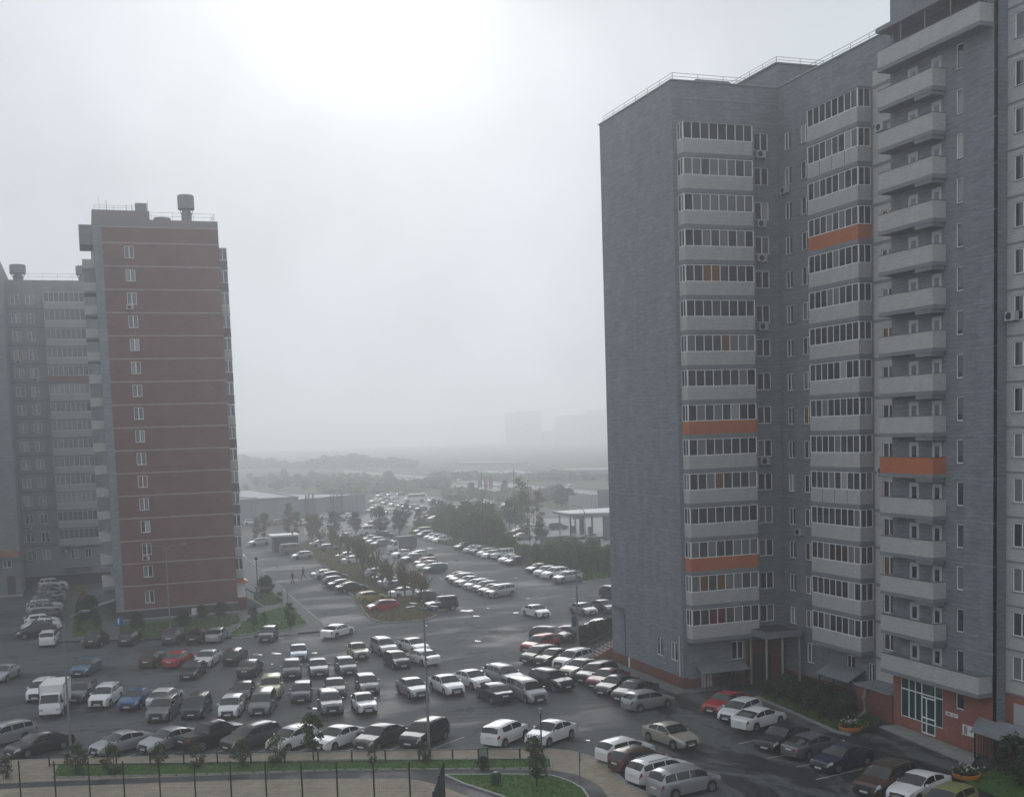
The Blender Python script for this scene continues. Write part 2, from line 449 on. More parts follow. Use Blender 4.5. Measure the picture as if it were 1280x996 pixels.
# motorway in the fog
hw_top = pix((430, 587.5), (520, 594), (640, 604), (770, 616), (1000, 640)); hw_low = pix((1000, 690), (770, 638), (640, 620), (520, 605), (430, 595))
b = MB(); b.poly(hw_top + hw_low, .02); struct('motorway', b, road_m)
# motorway crash barriers
for y_off, lab in ((0.0, 'long pale crash barrier along the far side of the foggy motorway'), (5.5, 'long pale crash barrier between the two carriageways of the motorway')):
    rl = thing('crash_barrier', lab, 'crash barrier')
    pts = [Vector((*G(x, 587.5 + (x - 430) * .0845 + y_off * (x - 200) / 350, 0), 0)) for x in range(432, 800, 12)]
    r_ = MB(); p_ = MB()
    for a, c in zip(pts, pts[1:]):
        r_.bar(a + Vector((0, 0, .75)), c + Vector((0, 0, .75)), .12, .5)
        if y_off == 0 and a is pts[0]: p_.box(-.08, .08, -.08, .08, 0, .8); BPOST = p_.mesh('post', [steel])
        link('post', BPOST, rl, a)
    r_.build('rail', steel, rl)
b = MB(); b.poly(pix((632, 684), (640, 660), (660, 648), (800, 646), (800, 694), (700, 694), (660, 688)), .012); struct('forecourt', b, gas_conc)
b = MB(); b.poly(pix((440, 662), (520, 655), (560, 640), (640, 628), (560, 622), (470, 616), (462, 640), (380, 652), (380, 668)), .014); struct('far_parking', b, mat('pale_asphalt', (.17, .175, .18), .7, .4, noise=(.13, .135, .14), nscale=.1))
# tan pavement, dark path, paved court
b = MB(); b.poly(pix((-120, 955), (62, 950), (300, 943.5), (430, 940.5), (600, 938), (690, 937.5), (713, 939.5), (740, 947), (750, 950.5), (765, 961), (784, 981), (811, 993), (860, 1040), (860, 1250), (-120, 1250)), 0, .10); struct('pavement', b, [pavers])
b = MB(); b.poly(pix((-120, 985), (60, 976), (200, 971), (430, 963), (560, 962), (690, 962), (719, 967), (740, 976), (752, 984), (760, 996), (775, 1050), (775, 1250), (-120, 1250), z=.1), .104); struct('path', b, path_m)
b = MB(); b.poly(pix((-120, 1250), (-120, 992), (60, 983), (300, 974.5), (430, 972.5), (507, 972.5), (530, 976), (545, 980), (570, 989), (585, 995), (650, 1050), (650, 1250), z=.1), .108); struct('paved_court', b, pavers)
FRONT_LAWN = pix((66, 972), (72, 957), (430, 950), (688, 948.5), (689.5, 960.5), (430, 962.5), (200, 969.5), z=.1)
SIDE_LAWN = pix((556, 969), (640, 968.5), (690, 970), (712, 977), (728, 986), (735, 996), (740, 1030), (668, 1030), (629, 996), (580, 980), z=.1)
LAWNS = {}
for nm, P, z1, m_ in (('front_lawn', FRONT_LAWN, .15, grass_m), ('side_lawn', SIDE_LAWN, .15, grass_m),
                     ('lawn', pix((150, 800), (150, 783), (298, 770), (300, 778), (262, 790), (240, 797)), .16, dull_grass),
                     ('lawn', pix((288, 795), (303, 779), (330, 766), (364, 757), (384, 781), (345, 791)), .16, grass_m),
                     ('lawn', pix((316, 757), (318, 741), (338, 740), (353, 753), (340, 757)), .16, dull_grass),
                     ('lawn', pix((90, 797), (97, 748), (122, 750), (128, 793)), .16, dull_grass),
                     ('verge', pix((512, 668), (548, 678), (727, 727), (830, 716), (830, 684), (735, 688), (690, 688), (632, 680), (575, 640), (535, 640)), .14, dull_grass),
                     ('planted_bed', pix((948, 872.6), (1020, 904), (1045, 915), (1066, 918), (1100, 906), (1110, 880), (1000, 852), (958, 866)), .14, dull_grass),
                     ('corner_lawn', pix((1205, 978), (1262, 1003), (1340, 1020), (1340, 962), (1245, 962)), .14, grass_m)):
    b = MB(); b.poly(P, 0, z1); struct(nm, b, m_); LAWNS.setdefault(nm, []).append(P)
ISLAND = pix((459, 769), (463, 773.5), (475, 777.5), (488, 779), (510, 777.5), (535, 774.5), (546, 769), (545, 762), (520, 742), (500, 724), (470, 704), (440, 688), (415, 677), (385, 676), (372, 684), (389, 697.6), (411, 711.5), (430, 733), (450, 756))
b = MB(); b.poly(ISLAND, 0, .13); struct('grass_island', b, dull_grass)
b = MB(); b.poly(pix((302, 693), (408, 784), (400, 789.5), (345, 794), (78, 802.5), (98, 745), (130, 733)), 0, .09); struct('pavement', b, pavers_grey)
b = MB(); b.poly(pix((1121, 907), (1222, 945.5), (1214, 958), (1099, 909.5)), 0, .13); struct('shop_pavement', b, conc)
b = MB(); b.box(42.2, 43.6, 81.3, 97, 0, .07); b.box(43.6, 46.9, 81.3, 82.6, 0, .07); struct('apron', b, conc_dark)


def kerb(name, pts, mats, seg=1.0, w=.2, h=.16, closed=False, alt=False):
    pts = [Vector((p[0], p[1], 0)) for p in pts]
    if closed: pts.append(pts[0])
    b = MB(); k = 0
    for a, c in zip(pts, pts[1:]):
        d = c - a; n = max(1, int(round(d.length / seg)))
        for i in range(n):
            p, q = a + d * (i / n), a + d * ((i + 1) / n - .012)
            up = Vector((0, 0, h / 2))
            b.bar(p + up, q + up, w, h, (k % 2) if alt else 0); k += 1
    return struct(name, b, mats)


kerb('striped_kerb', pix((76, 803), (128, 801.5), (180, 800), (230, 799), (290, 798), (345, 794.5), (400, 790), (408, 784.5)), [kerb_black, kerb_white], 1.9, alt=True)
kerb('road_kerb', pix((408, 784), (306, 696), (298, 689)), [white_paint], 1.0, .26, .17)
kerb('island_kerb', ISLAND, [kerb_m], 1.0, closed=True, h=.15)
kerb('bed_kerb', pix((946, 871.8), (1020, 904.5), (1046, 916), (1064, 919.5)), [kerb_m], 1.0)
kerb('pavement_kerb', pix((-120, 955.5), (62, 950.5), (300, 944), (430, 941), (600, 938.5), (690, 938), (713, 940), (740, 947.5), (750, 951), (765, 961.5), (784, 981.5), (811, 993.5), (860, 1041)), [kerb_m], 1.0, .16, .13)
kerb('lawn_kerb', SIDE_LAWN, [kerb_white], 1.0, .12, .20, closed=True)
kerb('lawn_kerb', FRONT_LAWN, [kerb_m], 1.0, .10, .19, closed=True)
kerb('verge_kerb', pix((512, 668.5), (548, 678.5), (727, 727.5), (830, 716.5)), [kerb_m], 1.0)
kerb('lawn_edge', pix((288, 795.5), (303, 779.5), (330, 766.5), (364, 757.5), (384, 781.5), (345, 791.5)), [kerb_m], 1.0, .12, .2, closed=True)

# painted bay lines
b = MB()
for x0, y0, x1, y1 in ((541, 935.6, 581, 920.5), (425, 940.6, 445, 934), (484, 938, 504, 930.5), (314, 943, 331, 937), (152, 947.5, 180, 939.5), (209, 945, 229, 938), (259, 944, 280, 937), (100, 950, 118, 943), (365, 942, 385, 935),
                       (923, 929.5, 944, 925), (958, 947.5, 982, 943.5), (995, 958.5, 1012, 955), (1020, 974, 1078, 960.5), (733, 744.5, 753, 742)):
    p, q = Vector(G(x0, y0)), Vector(G(x1, y1)); n = (q - p).normalized(); n = Vector((-n.y, n.x)) * .055
    b.poly([p - n, q - n, q + n, p + n], .012)
struct('bay_lines', b, white_line)
# puddles
for px, py, w in ((584, 763, 17), (595, 769.7, 9), (645, 765.6, 10), (597, 801, 9), (556, 704, 12), (568, 701.5, 13), (552, 723, 12), (645, 722, 6), (532, 781.6, 5), (716.5, 748, 7), (321, 817.7, 14), (345, 816.4, 14), (393.5, 815.8, 8), (340, 829.6, 4), (390, 885, 18), (524, 795, 5), (498, 865, 6), (452, 833, 7), (605, 834, 6), (600, 838, 12), (604, 845, 6), (712, 925.6, 9), (735, 925, 8), (863, 887, 8), (538, 685, 9), (500, 690, 8), (342, 709, 8), (349, 708, 6), (401, 731, 6), (600, 864, 5), (845, 886, 5), (660, 748, 5), (610, 760, 5)):
    b = MB(); pts = []
    ph = random.random() * 6; w *= .8
    for k in range(18):
        a = 2 * math.pi * k / 18
        rr = (1 + .22 * math.sin(2 * a + ph) + .15 * math.sin(3 * a + 2 * ph) + .08 * math.sin(5 * a))
        pts.append((px + w / 2 * rr * math.cos(a), py + w * .10 * rr * math.sin(a)))
    b.poly(pix(*pts), .011); struct('puddle', b, puddle_m)
# haze: see the end of the script
# ---------------------------------------------------------------- facade helpers
def facade(mb, u0, u1, v0, v1, holes, depth=.14, mi=0, rmi=None):
    """wall in local coordinates: u along local x, outward is -y, z up; holes (u0,u1,v0,v1) get reveals going in"""
    us = sorted({u0, u1, *[h[0] for h in holes], *[h[1] for h in holes]})
    vs = sorted({v0, v1, *[h[2] for h in holes], *[h[3] for h in holes]})
    us = [u for u in us if u0 - 1e-6 <= u <= u1 + 1e-6]; vs = [v for v in vs if v0 - 1e-6 <= v <= v1 + 1e-6]
    for j in range(len(vs) - 1):
        cv = (vs[j] + vs[j + 1]) / 2; run = None
        row = [h for h in holes if h[2] < cv < h[3]]
        for i in range(len(us) - 1):
            cu = (us[i] + us[i + 1]) / 2
            hit = any(h[0] < cu < h[1] for h in row)
            if not hit and run is None: run = us[i]
            if run is not None and (hit or i == len(us) - 2):
                e = us[i] if hit else us[i + 1]
                mb.add([(run, 0, vs[j]), (e, 0, vs[j]), (e, 0, vs[j + 1]), (run, 0, vs[j + 1])], [(0, 1, 2, 3)], mi)
                run = None
    r = mi if rmi is None else rmi
    for a, c, d, e in holes:
        q = [(a, 0, d), (c, 0, d), (c, 0, e), (a, 0, e), (a, depth, d), (c, depth, d), (c, depth, e), (a, depth, e)]
        mb.add(q, [(0, 4, 5, 1), (1, 5, 6, 2), (2, 6, 7, 3), (3, 7, 4, 0)], r)


_win = {}


def window_meshes(w, h, n, key=''):
    """frame mesh and pane mesh (n sashes) with the origin at the lower left of the opening, set back in the reveal"""
    k = (round(w, 2), round(h, 2), n, key)
    if k in _win: return _win[k]
    f = MB(); t = .065
    f.box(0, w, .07, .13, 0, t); f.box(0, w, .07, .13, h - t, h)
    f.box(0, t, .07, .13, t, h - t); f.box(w - t, w, .07, .13, t, h - t)
    sw = (w - t) / n; panes = []
    for i in range(1, n): f.box(i * sw - .012, i * sw + t + .012, .068, .13, t, h - t)
    f.box(-.04, w + .04, -.06, .07, -.035, .0, 1)                       # sill
    for i in range(n):
        p = MB(); p.box(i * sw + t * .7, (i + 1) * sw + t * .3, .10, .115, t * .7, h - t * .7); panes.append(p.mesh('pane', [glass_a]))
    _win[k] = (f.mesh('window', [upvc, zinc]), panes)
    return _win[k]


def put(name, me, parent, loc, rz=0.0, m0=None):
    o = link(name, me, parent, loc, rz)
    if m0 is not None:
        o.material_slots[0].link = 'OBJECT'; o.material_slots[0].material = m0
    return o


WR = random.Random(11)


def window(parent, org, rz, u, v, w, h, n=2, key='', panes=True, pname='window_pane'):
    f, ps = window_meshes(w, h, n, key)
    c, s = math.cos(rz), math.sin(rz)
    o = put('window', f, parent, (org[0] + u * c, org[1] + u * s, org[2] + v), rz)
    base = WR.choice(PANES)
    if panes:
        for p in ps: put(pname, p, o, (0, 0, 0), 0, base if WR.random() < .6 else WR.choice(PANES))
    return o


def band(parent, org, rz, u0, u1, zs, m_, h=.09, proud=.025, name='floor_band'):
    for z in zs:
        b = MB(); b.box(u0, u1, -proud, .01, z - h / 2, z + h / 2)
        b.build(name, m_, parent, org, rz)


def railing(mb, pts, h=1.1, step=2.5, r=.03):
    pts = [Vector(p) for p in pts]
    for a, c in zip(pts, pts[1:]):
        d = c - a; n = max(1, int(d.length / step))
        for q in (h, h * .55): mb.bar(a + Vector((0, 0, q)), c + Vector((0, 0, q)), r * 1.4)
        for i in range(n + 1):
            p = a + d * (i / n); mb.bar(p, p + Vector((0, 0, h)), r * 1.4)


# ---------------------------------------------------------------- right-hand apartment block
FH = 2.67
SILL = [5.2 + FH * (k - 2) for k in range(2, 17)]            # loggia sill heights, floors 2 to 16
ROOF = 47.1
LX = -math.pi / 2                                          # facades that look towards -X
blk = thing('apartment_block', 'tall grey brick apartment block with glazed loggias and open balconies on the right', 'apartment block', (43.6, 82.6, 0))
def P(name, mb, mats, **kw):                                # part of this block, in world coordinates
    o = mb.build(name, mats, blk, **kw); o.location = Vector(o.location) - Vector((43.6, 82.6, 0)); return o
BO = Vector((43.6, 82.6, 0))
def rel(p): return (p[0] - BO.x, p[1] - BO.y, p[2] if len(p) > 2 else 0)

XF3, XT, XR = 52.95, 51.0, 51.7
# F1: end wall, looks to -X.  local u runs from the far end (Y=96) to the corner (Y=82.6)
h1 = [(96 - 87.3, 96 - 86.05, 2.1, 3.6), (96 - 84.75, 96 - 83.5, 2.1, 3.6)]
m_ = MB(); facade(m_, 0, 13.4, .95, ROOF, h1); m_.build('end_wall', grey_brick, blk, rel((43.6, 96, 0)), LX)
for h in h1: window(blk, rel((43.6, 96, 0)), LX, h[0], h[2], h[1] - h[0], h[3] - h[2], 2)
band(blk, rel((43.6, 96, 0)), LX, 0, 13.4, [4.6 + FH * k for k in range(0, 16, 1)], grey_band, .045, .014)
# F2: front with the first loggia stack, looks to -Y
wz = [4.85 + FH * k for k in range(15)]
h2 = [(50.72 - 43.6, 52.02 - 43.6, z, z + 1.38) for z in wz] + [(48.0 - 43.6, 49.1 - 43.6, 2.0, 3.5)]
m_ = MB(); facade(m_, 0, XF3 - 43.6, .8, ROOF, h2); m_.build('front_wall', grey_brick, blk, (0, 0, 0), 0)
for h in h2: window(blk, (0, 0, 0), 0, h[0], h[2], h[1] - h[0], h[3] - h[2], 2)
band(blk, (0, 0, 0), 0, 6.7, XF3 - 43.6, [4.3 + FH * k for k in range(16)], grey_band, .05, .012)
band(blk, (0, 0, 0), 0, .05, XF3 - 43.6, [ROOF - 1.25], grey_band, .10, .03)
# F3: return wall, looks to -X; u from the inner corner (Y=82.6) towards the camera
h3 = [(82.6 - 81.75, 82.6 - 80.8, z - .15, z + 1.23) for z in wz] + [(82.6 - 79.55, 82.6 - 78.35, z - .15, z + 1.23) for z in wz] + \
     [(82.6 - 79.4, 82.6 - 78.4, 1.9, 3.5), (82.6 - 74.2, 82.6 - 73.2, 1.4, 3.4), (82.6 - 71.6, 82.6 - 70.9, 1.2, 3.2)]
m_ = MB(); facade(m_, 0, 82.6 - 70.6, .8, ROOF, h3); m_.build('return_wall', grey_brick, blk, rel((XF3, 82.6, 0)), LX)
for h in h3: window(blk, rel((XF3, 82.6, 0)), LX, h[0], h[2], h[1] - h[0], h[3] - h[2], 2)
band(blk, rel((XF3, 82.6, 0)), LX, 0, 5.2, [4.3 + FH * k for k in range(16)], grey_band, .05, .012)
# beige strip beside the stair tower
h4 = [(82.6 - 69.75, 82.6 - 68.45, z - .35, z + 1.05) for z in wz]
m_ = MB(); facade(m_, 82.6 - 70.6, 82.6 - 66.0, .8, ROOF - 2.2, h4); m_.build('pale_wall', beige_brick, blk, rel((XF3 - .04, 82.6, 0)), LX)
for h in h4: window(blk, rel((XF3 - .04, 82.6, 0)), LX, h[0], h[2], h[1] - h[0], h[3] - h[2], 2)
m_ = MB(); m_.box(12.0, 16.6, 0, .3, ROOF - 2.2, ROOF); m_.build('parapet', grey_brick, blk, rel((XF3, 82.6, 0)), LX)
band(blk, rel((XF3, 82.6, 0)), LX, 82.6 - 70.6, 82.6 - 66.1, [3.75 + FH * k for k in range(16)], slab_grey, .22, .07)
# stair tower with the open balconies, looks to -X; u from Y=66.2 to Y=56.46
TZ = [5.13, 7.77, 10.45, 13.10, 15.73, 18.37, 21.0, 23.62, 26.27, 28.93, 31.57, 34.22, 36.87, 39.5, 42.15]   # balcony parapet tops
T0 = 66.2
h5 = []
for z in TZ:
    h5 += [(T0 - 64.5, T0 - 63.5, z - 1.05, z + .95), (T0 - 62.25, T0 - 61.3, z - 1.05, z + .95)]
    h5.append((T0 - 60.0, T0 - 59.35, z - 1.75 + FH - 1.2 - .1, z - 1.75 + FH - 1.2 + 1.4))
m_ = MB(); facade(m_, 0, T0 - 56.46, 4.0, 62, h5, .10); m_.build('tower_wall', grey_brick, blk, rel((XT, T0, 0)), LX)
band(blk, rel((XT, T0, 0)), LX, 5.6, T0 - 56.46, [z + 1.35 for z in TZ], grey_band, .05, .012)
dr = MB(); dr.box(0, 1, .03, .09, 0, 2.0); dr.box(.12, .88, .018, .03, .15, .8)
DOOR = dr.mesh('door', [upvc_dim]); dg = MB(); dg.box(.28, .72, .012, .03, 1.0, 1.75); DGL = dg.mesh('door_pane', [glass_a])
for i, h in enumerate(h5):
    if i % 3 == 2: window(blk, rel((XT, T0, 0)), LX, h[0], h[2], h[1] - h[0], h[3] - h[2], 1, 'stair')
    else:
        o = put('balcony_door', DOOR, blk, rel((XT, T0 - h[0], h[2])), LX); o.scale.x = h[1] - h[0]
        put('door_pane', DGL, o, (0, 0, 0))
# the tower's flank and the beige wall nearer the camera
m_ = MB(); m_.box(XT, XR, 56.46, 56.76, 0, 62, skip=('t',)); P('tower_flank', m_, [grey_brick])
h6 = [(56.46 - 55.95, 56.46 - 54.5, 2.35 + FH * k, 3.8 + FH * k) for k in range(1, 17)]
m_ = MB(); facade(m_, 0, 14, 4.2, 56, h6); m_.build('pale_wall', beige_brick, blk, rel((XR, 56.46, 0)), LX)
for h in h6: window(blk, rel((XR, 56.46, 0)), LX, h[0], h[2], h[1] - h[0], h[3] - h[2], 2)
band(blk, rel((XR, 56.46, 0)), LX, 0, 14, [4.15 + FH * k for k in range(0, 17)], slab_grey, .10, .04)
m_ = MB(); m_.box(0, 14, 0, .3, 0, 4.2); m_.build('shop_wall', shop_brick, blk, rel((XR, 56.46, 0)), LX)
m_ = MB(); m_.box(.7, 4.2, -.04, .05, .9, 3.6); m_.build('shutter', mat('pale_shutter', (.4, .41, .42), .5), blk, rel((XR, 56.46, 0)), LX)
# ground floor: brick shop front under the long balcony
hs = [(T0 - 65.4, T0 - 61.25, .85, 3.55), (T0 - 63.3, T0 - 61.95, .13, .85), (T0 - 60.05, T0 - 59.3, 2.45, 3.5)]
m_ = MB(); facade(m_, 0, T0 - 56.46, 0, 4.0, hs, .12); m_.build('shop_wall', shop_brick, blk, rel((XT, T0, 0)), LX)
sf = MB()
U = [T0 - 65.4, T0 - 64.6, T0 - 63.95, T0 - 63.3, T0 - 62.0, T0 - 61.25]
for u in U: sf.box(u - .045, u + .045, .02, .09, .85, 3.55)
for z in (.85, 2.75, 3.5): sf.box(U[0], U[-1], .022, .088, z - .045, z + .045)
for u in (U[3], U[3] + .45, U[4]): sf.box(u - .05, u + .05, .016, .09, .13, 2.6)
for z in (.18, 1.2, 2.55): sf.box(U[3], U[4], .018, .09, z - .05, z + .05)
shopf = sf.build('shop_front', upvc, blk, rel((XT, T0, 0)), LX)
for a, c in zip(U, U[1:]):
    for z0, z1 in ((.85, 2.75), (2.75, 3.5)):
        q = MB(); q.box(a + .03, c - .03, .05, .07, z0 + .03 if not (a == U[3] and z0 < 1) else .2, z1 - .03); q.build('shop_pane', glass_g, shopf)
window(blk, rel((XT, T0, 0)), LX, hs[2][0], hs[2][2], .75, 1.05, 1, 'small')
for u0, u1, z0, z1 in ((T0 - 60.9, T0 - 59.8, 1.85, 2.1), (T0 - 59.35, T0 - 58.3, .95, 1.6)):
    q = MB(); q.box(u0, u1, -.05, 0, z0, z1); sg = q.build('sign_board', white_paint, blk, rel((XT, T0, 0)), LX)
    q = MB(); q.box(u0 + .12, u0 + .12 + (u1 - u0) * .3, -.056, -.05, z0 + .06, z1 - .06); q.box(u0 + (u1 - u0) * .55, u1 - .12, -.056, -.05, (z0 + z1) / 2 - .04, (z0 + z1) / 2 + .03)
    q.build('sign_print', mat('sign_grey', (.25, .27, .27), .6), sg)

# loggia stacks --------------------------------------------------
def loggia_parts(w, d, npane, nside):
    """enclosed loggia, local x along the facade, outward -y, z=0 at the sill"""
    b = MB()
    b.box(0, w, -d, -d + .12, -1.02, 0); b.box(0, .12, -d + .12, 0, -1.02, 0); b.box(w - .12, w, -d + .12, 0, -1.02, 0)
    b.box(-.02, w + .02, -d - .02, 0, -1.34, -1.02, 1)
    base = b.mesh('loggia', [beige_brick, slab_grey])
    f = MB(); H = 1.29; t = .055
    for z0, z1 in ((0, t), (H - t, H)):
        f.box(0, w, -d + .01, -d + .08, z0, z1)
        for x0, x1 in ((.01, .08), (w - .08, w - .01)): f.box(x0, x1, -d + .08, 0, z0, z1)
    pw = w / npane; panes = []
    for i in range(npane + 1):
        x = min(max(i * pw, t / 2), w - t / 2); k = .045 if i in (0, npane) else .03
        f.box(x - k, x + k, -d + .008, -d + .082, t, H - t)
    sw = d / nside
    for i in range(1, nside + 1):
        y = -d + i * sw - (.03 if i == nside else 0)
        for x0, x1 in ((.008, .082), (w - .082, w - .008)): f.box(x0, x1, y - .03, y + .03, t, H - t)
    fm = f.mesh('loggia_frame', [upvc])
    for i in range(npane):
        p = MB(); p.box(i * pw + .02, (i + 1) * pw - .02, -d + .04, -d + .055, t * .6, H - t * .6); panes.append(p.mesh('loggia_pane', [glass_a]))
    for i in range(nside):
        for x in (.045, w - .045):
            p = MB(); p.box(x - .007, x + .007, -d + i * sw + .02, -d + (i + 1) * sw - .02, t * .6, H - t * .6); panes.append(p.mesh('loggia_pane', [glass_a]))
    return base, fm, panes


def loggia_stack(w, d, org, rz, npane, nside, special, panelled=()):
    base, fm, panes = loggia_parts(w, d, npane, nside)
    c, s = math.cos(rz), math.sin(rz)
    for k, z in enumerate(SILL):
        o = put('loggia', base, blk, (org[0], org[1], z), rz, special.get(k, (None, None))[0])
        if k in special and special[k][0]: o['label'] = 'loggia with an orange brick parapet'
        put('loggia_frame', fm, o, (0, 0, 0))
        mood = WR.random(); base_p = WR.choice(PANES)
        forced = special.get(k, (None, None))[1]
        for i, p in enumerate(panes):
            g = base_p if WR.random() < mood * .7 else WR.choice(PANES)
            if forced and i < npane: g = forced[i % len(forced)]
            put('loggia_pane', p, o, (0, 0, 0), 0, g)
        if k in panelled:
            for i in range(1, 4):
                q = MB(); q.box(w * i / 4 - .02, w * i / 4 + .02, -d - .012, -d, -1.0, -.02); q.build('panel_joint', dark_frame, o)
    # little roof over the top loggia
    q = MB(); q.box(-.05, w + .05, -d - .06, 0, SILL[-1] + 1.29, SILL[-1] + 1.40); q.build('loggia_roof', slab_grey, blk, (org[0], org[1], 0), rz)


ob = (orange_brick, None)
loggia_stack(6.05, 1.0, rel((43.95, 82.6, 0)), 0, 8, 2, {2: ob, 6: ob, 0: (None, [glass_a, glass_a, glass_f, glass_f, glass_b, glass_c, glass_b, glass_b]), 10: (None, [glass_b, glass_a, glass_e, glass_e, glass_b, glass_a, glass_b, glass_a])})
loggia_stack(6.1, 1.1, rel((XF3, 77.0, 0)), LX, 8, 2, {11: ob}, panelled=(4, 13))

# open balconies --------------------------------------------------
def balcony_mesh(w, d, h):
    b = MB(); t = .12
    b.box(0, w, -d, -d + t, -h, 0); b.box(0, t, -d + t, 0, -h, 0); b.box(w - t, w, -d + t, 0, -h, 0)
    b.box(-.01, w + .01, -d - .012, .0, -h - .26, -h, 1)
    b.box(0, w, -d - .03, -d + t + .03, 0, .035, 2)
    b.box(w - t - .03, w + .03, -d + t + .03, 0, 0, .035, 2)
    return b.mesh('balcony', [beige_brick, slab_grey, conc_dark])


BAL = balcony_mesh(5.3, 1.0, 1.05); LONG = balcony_mesh(9.35, 1.0, 1.05)
for i, z in enumerate(TZ):
    o = put('balcony', LONG if i == 0 else BAL, blk, rel((XT, T0, z)), LX, orange_brick if i == 5 else None)
    if i == 5: o['label'] = 'balcony with an orange brick parapet'
    else: o.material_slots[0].link = 'DATA'
    if i > 0:
        q = MB(); q.box(3.6, 5.2, -.98, -.05, -1.55, -1.31); q.build('balcony_beam', slab_grey, o)
for k, z in ((16, 44.65),):
    o = put('balcony', LONG, blk, rel((XT, T0, z)), LX)
    q = MB(); q.box(0, 9.3, -1.15, .3, 1.15, 1.45); q.build('balcony_canopy', slab_grey, o)
    q = MB()
    for u in (2.2, 4.5, 6.8): q.box(u, u + .08, -.95, -.87, .035, 1.15)
    q.build('balcony_post', steel, o)
    q = MB(); q.box(.4, 8.8, -.02, .06, .0, 1.1); q.build('recess_shade_panel', mat('recess_shade', (.05, .055, .06), .8), o)  # flat dark panel on the wall, with the recess's shade put into its colour

# plinths, roofs, back walls, penthouse ------------------------------
m_ = MB()
m_.box(43.57, 44, 82.57, 96.03, 0, .95); m_.box(44, XF3, 82.57, 83, 0, .80)
m_.box(XF3 - .03, 53.3, 66, 82.57, 0, .80); P('plinth', m_, [plinth_brick])
m_ = MB(); m_.box(50.9, XF3 - .035, 66.21, 70.2, 0, 2.05); P('basement_stair_wall', m_, [plinth_brick])
m_ = MB(); m_.box(50.75, XF3 - .03, 66.22, 70.35, 2.05, 2.17); P('coping', m_, [slab_grey])
m_ = MB()
m_.add([(43.6, 96, 0), (70, 96, 0), (70, 96, ROOF), (43.6, 96, ROOF)], [(1, 0, 3, 2)])
m_.add([(70, 42, 0), (70, 96, 0), (70, 96, ROOF), (70, 42, ROOF)], [(0, 1, 2, 3)])
m_.add([(XR, 42.4, 0), (70, 42.4, 0), (70, 42.4, 56), (XR, 42.4, 56)], [(0, 1, 2, 3)])
m_.add([(XT, 66.2, ROOF), (60, 66.2, ROOF), (60, 66.2, 62), (XT, 66.2, 62)], [(1, 0, 3, 2)])
m_.add([(XT, 66.2, 0), (XF3, 66.2, 0), (XF3, 66.2, ROOF), (XT, 66.2, ROOF)], [(1, 0, 3, 2)])
m_.add([(60, 56.5, ROOF), (60, 66.2, ROOF), (60, 66.2, 62), (60, 56.5, 62)], [(0, 1, 2, 3)])
P('rear_wall', m_, [grey_brick])
m_ = MB()
m_.add([(43.6, 82.6, ROOF - .3), (XF3, 82.6, ROOF - .3), (XF3, 66.2, ROOF - .3), (70, 66.2, ROOF - .3), (70, 96, ROOF - .3), (43.6, 96, ROOF - .3)], [(0, 1, 2, 3, 4, 5)])
m_.add([(XT, 56.46, 62), (60, 56.46, 62), (60, 66.2, 62), (XT, 66.2, 62)], [(0, 1, 2, 3)])
m_.add([(XR, 42.4, 56), (70, 42.4, 56), (70, 56.46, 56), (XR, 56.46, 56)], [(0, 1, 2, 3)])
P('roof', m_, [roofing])
m_ = MB(); m_.box(43.5, 44.0, 82.5, 96.1, ROOF, ROOF + .08); m_.box(44.0, XF3 + .1, 82.5, 83.0, ROOF, ROOF + .08); m_.box(XF3 - .1, XF3 + .4, 66.2, 82.5, ROOF, ROOF + .08); P('parapet_flashing', m_, [zinc])
pa = onY(971, 80, 83.5); pb = onY(1028, 85, 83.5)
m_ = MB(); m_.box(pa.x, 62, 83.5, 94, ROOF - .3, pa.z); P('penthouse', m_, [grey_brick])
m_ = MB(); m_.box(pa.x - .15, 62.1, 83.4, 94.1, pa.z, pa.z + .12); P('penthouse_coping', m_, [slab_grey])
m_ = MB(); m_.box(46.6, 49.6, 84.2, 87.0, ROOF - .3, ROOF + .75); P('roof_hatch', m_, [slab_grey])
m_ = MB(); railing(m_, [(43.8, 95.6, ROOF + .08), (43.8, 82.8, ROOF + .08), (52.6, 82.8, ROOF + .08)], .55, 1.9, .02); railing(m_, [(53.2, 80.0, ROOF + .08), (53.2, 67, ROOF + .08)], .55, 1.9, .02); P('roof_railing', m_, [steel])
m_ = MB(); railing(m_, [(pa.x + .1, 93.8, pa.z + .12), (pa.x + .1, 83.7, pa.z + .12), (58, 83.7, pa.z + .12)], .5, 2.0, .02); P('penthouse_railing', m_, [steel])
m_ = MB(); m_.tube([(XF3 - .9, 80.2, ROOF), (XF3 - .9, 80.2, ROOF + 2)], .04, 6)
# porch between F2 and F3, canopies
m_ = MB(); pr = [(47.3, 82.6), (47.3, 78.6), (50.6, 76.9), (52.9, 76.9), (52.9, 82.6)]
zp = onY(970, 790, 79.4).z
m_.box(49.2, 52.5, 79.4, 82.55, zp - .5, zp); m_.box(49.4, 52.3, 79.6, 82.4, zp, zp + .02, 1); P('porch_roof', m_, [slab_grey, roofing])
for x, y in ((49.35, 79.55), (50.8, 79.55), (52.35, 79.55), (49.35, 81.9)):
    q = MB(); q.tube([(x, y, 0), (x, y, zp - .5)], .10, 10); P('porch_pillar', q, [conc])
q = MB(); q.box(49.3, 52.7, 82.35, 82.55, 0, 3.4); P('porch_wall', q, [plinth_brick])
q = MB(); q.box(49.8, 51.4, 82.28, 82.35, .1, 2.3); P('entrance_door', q, [mat('brown_door', (.035, .03, .03), .5)])


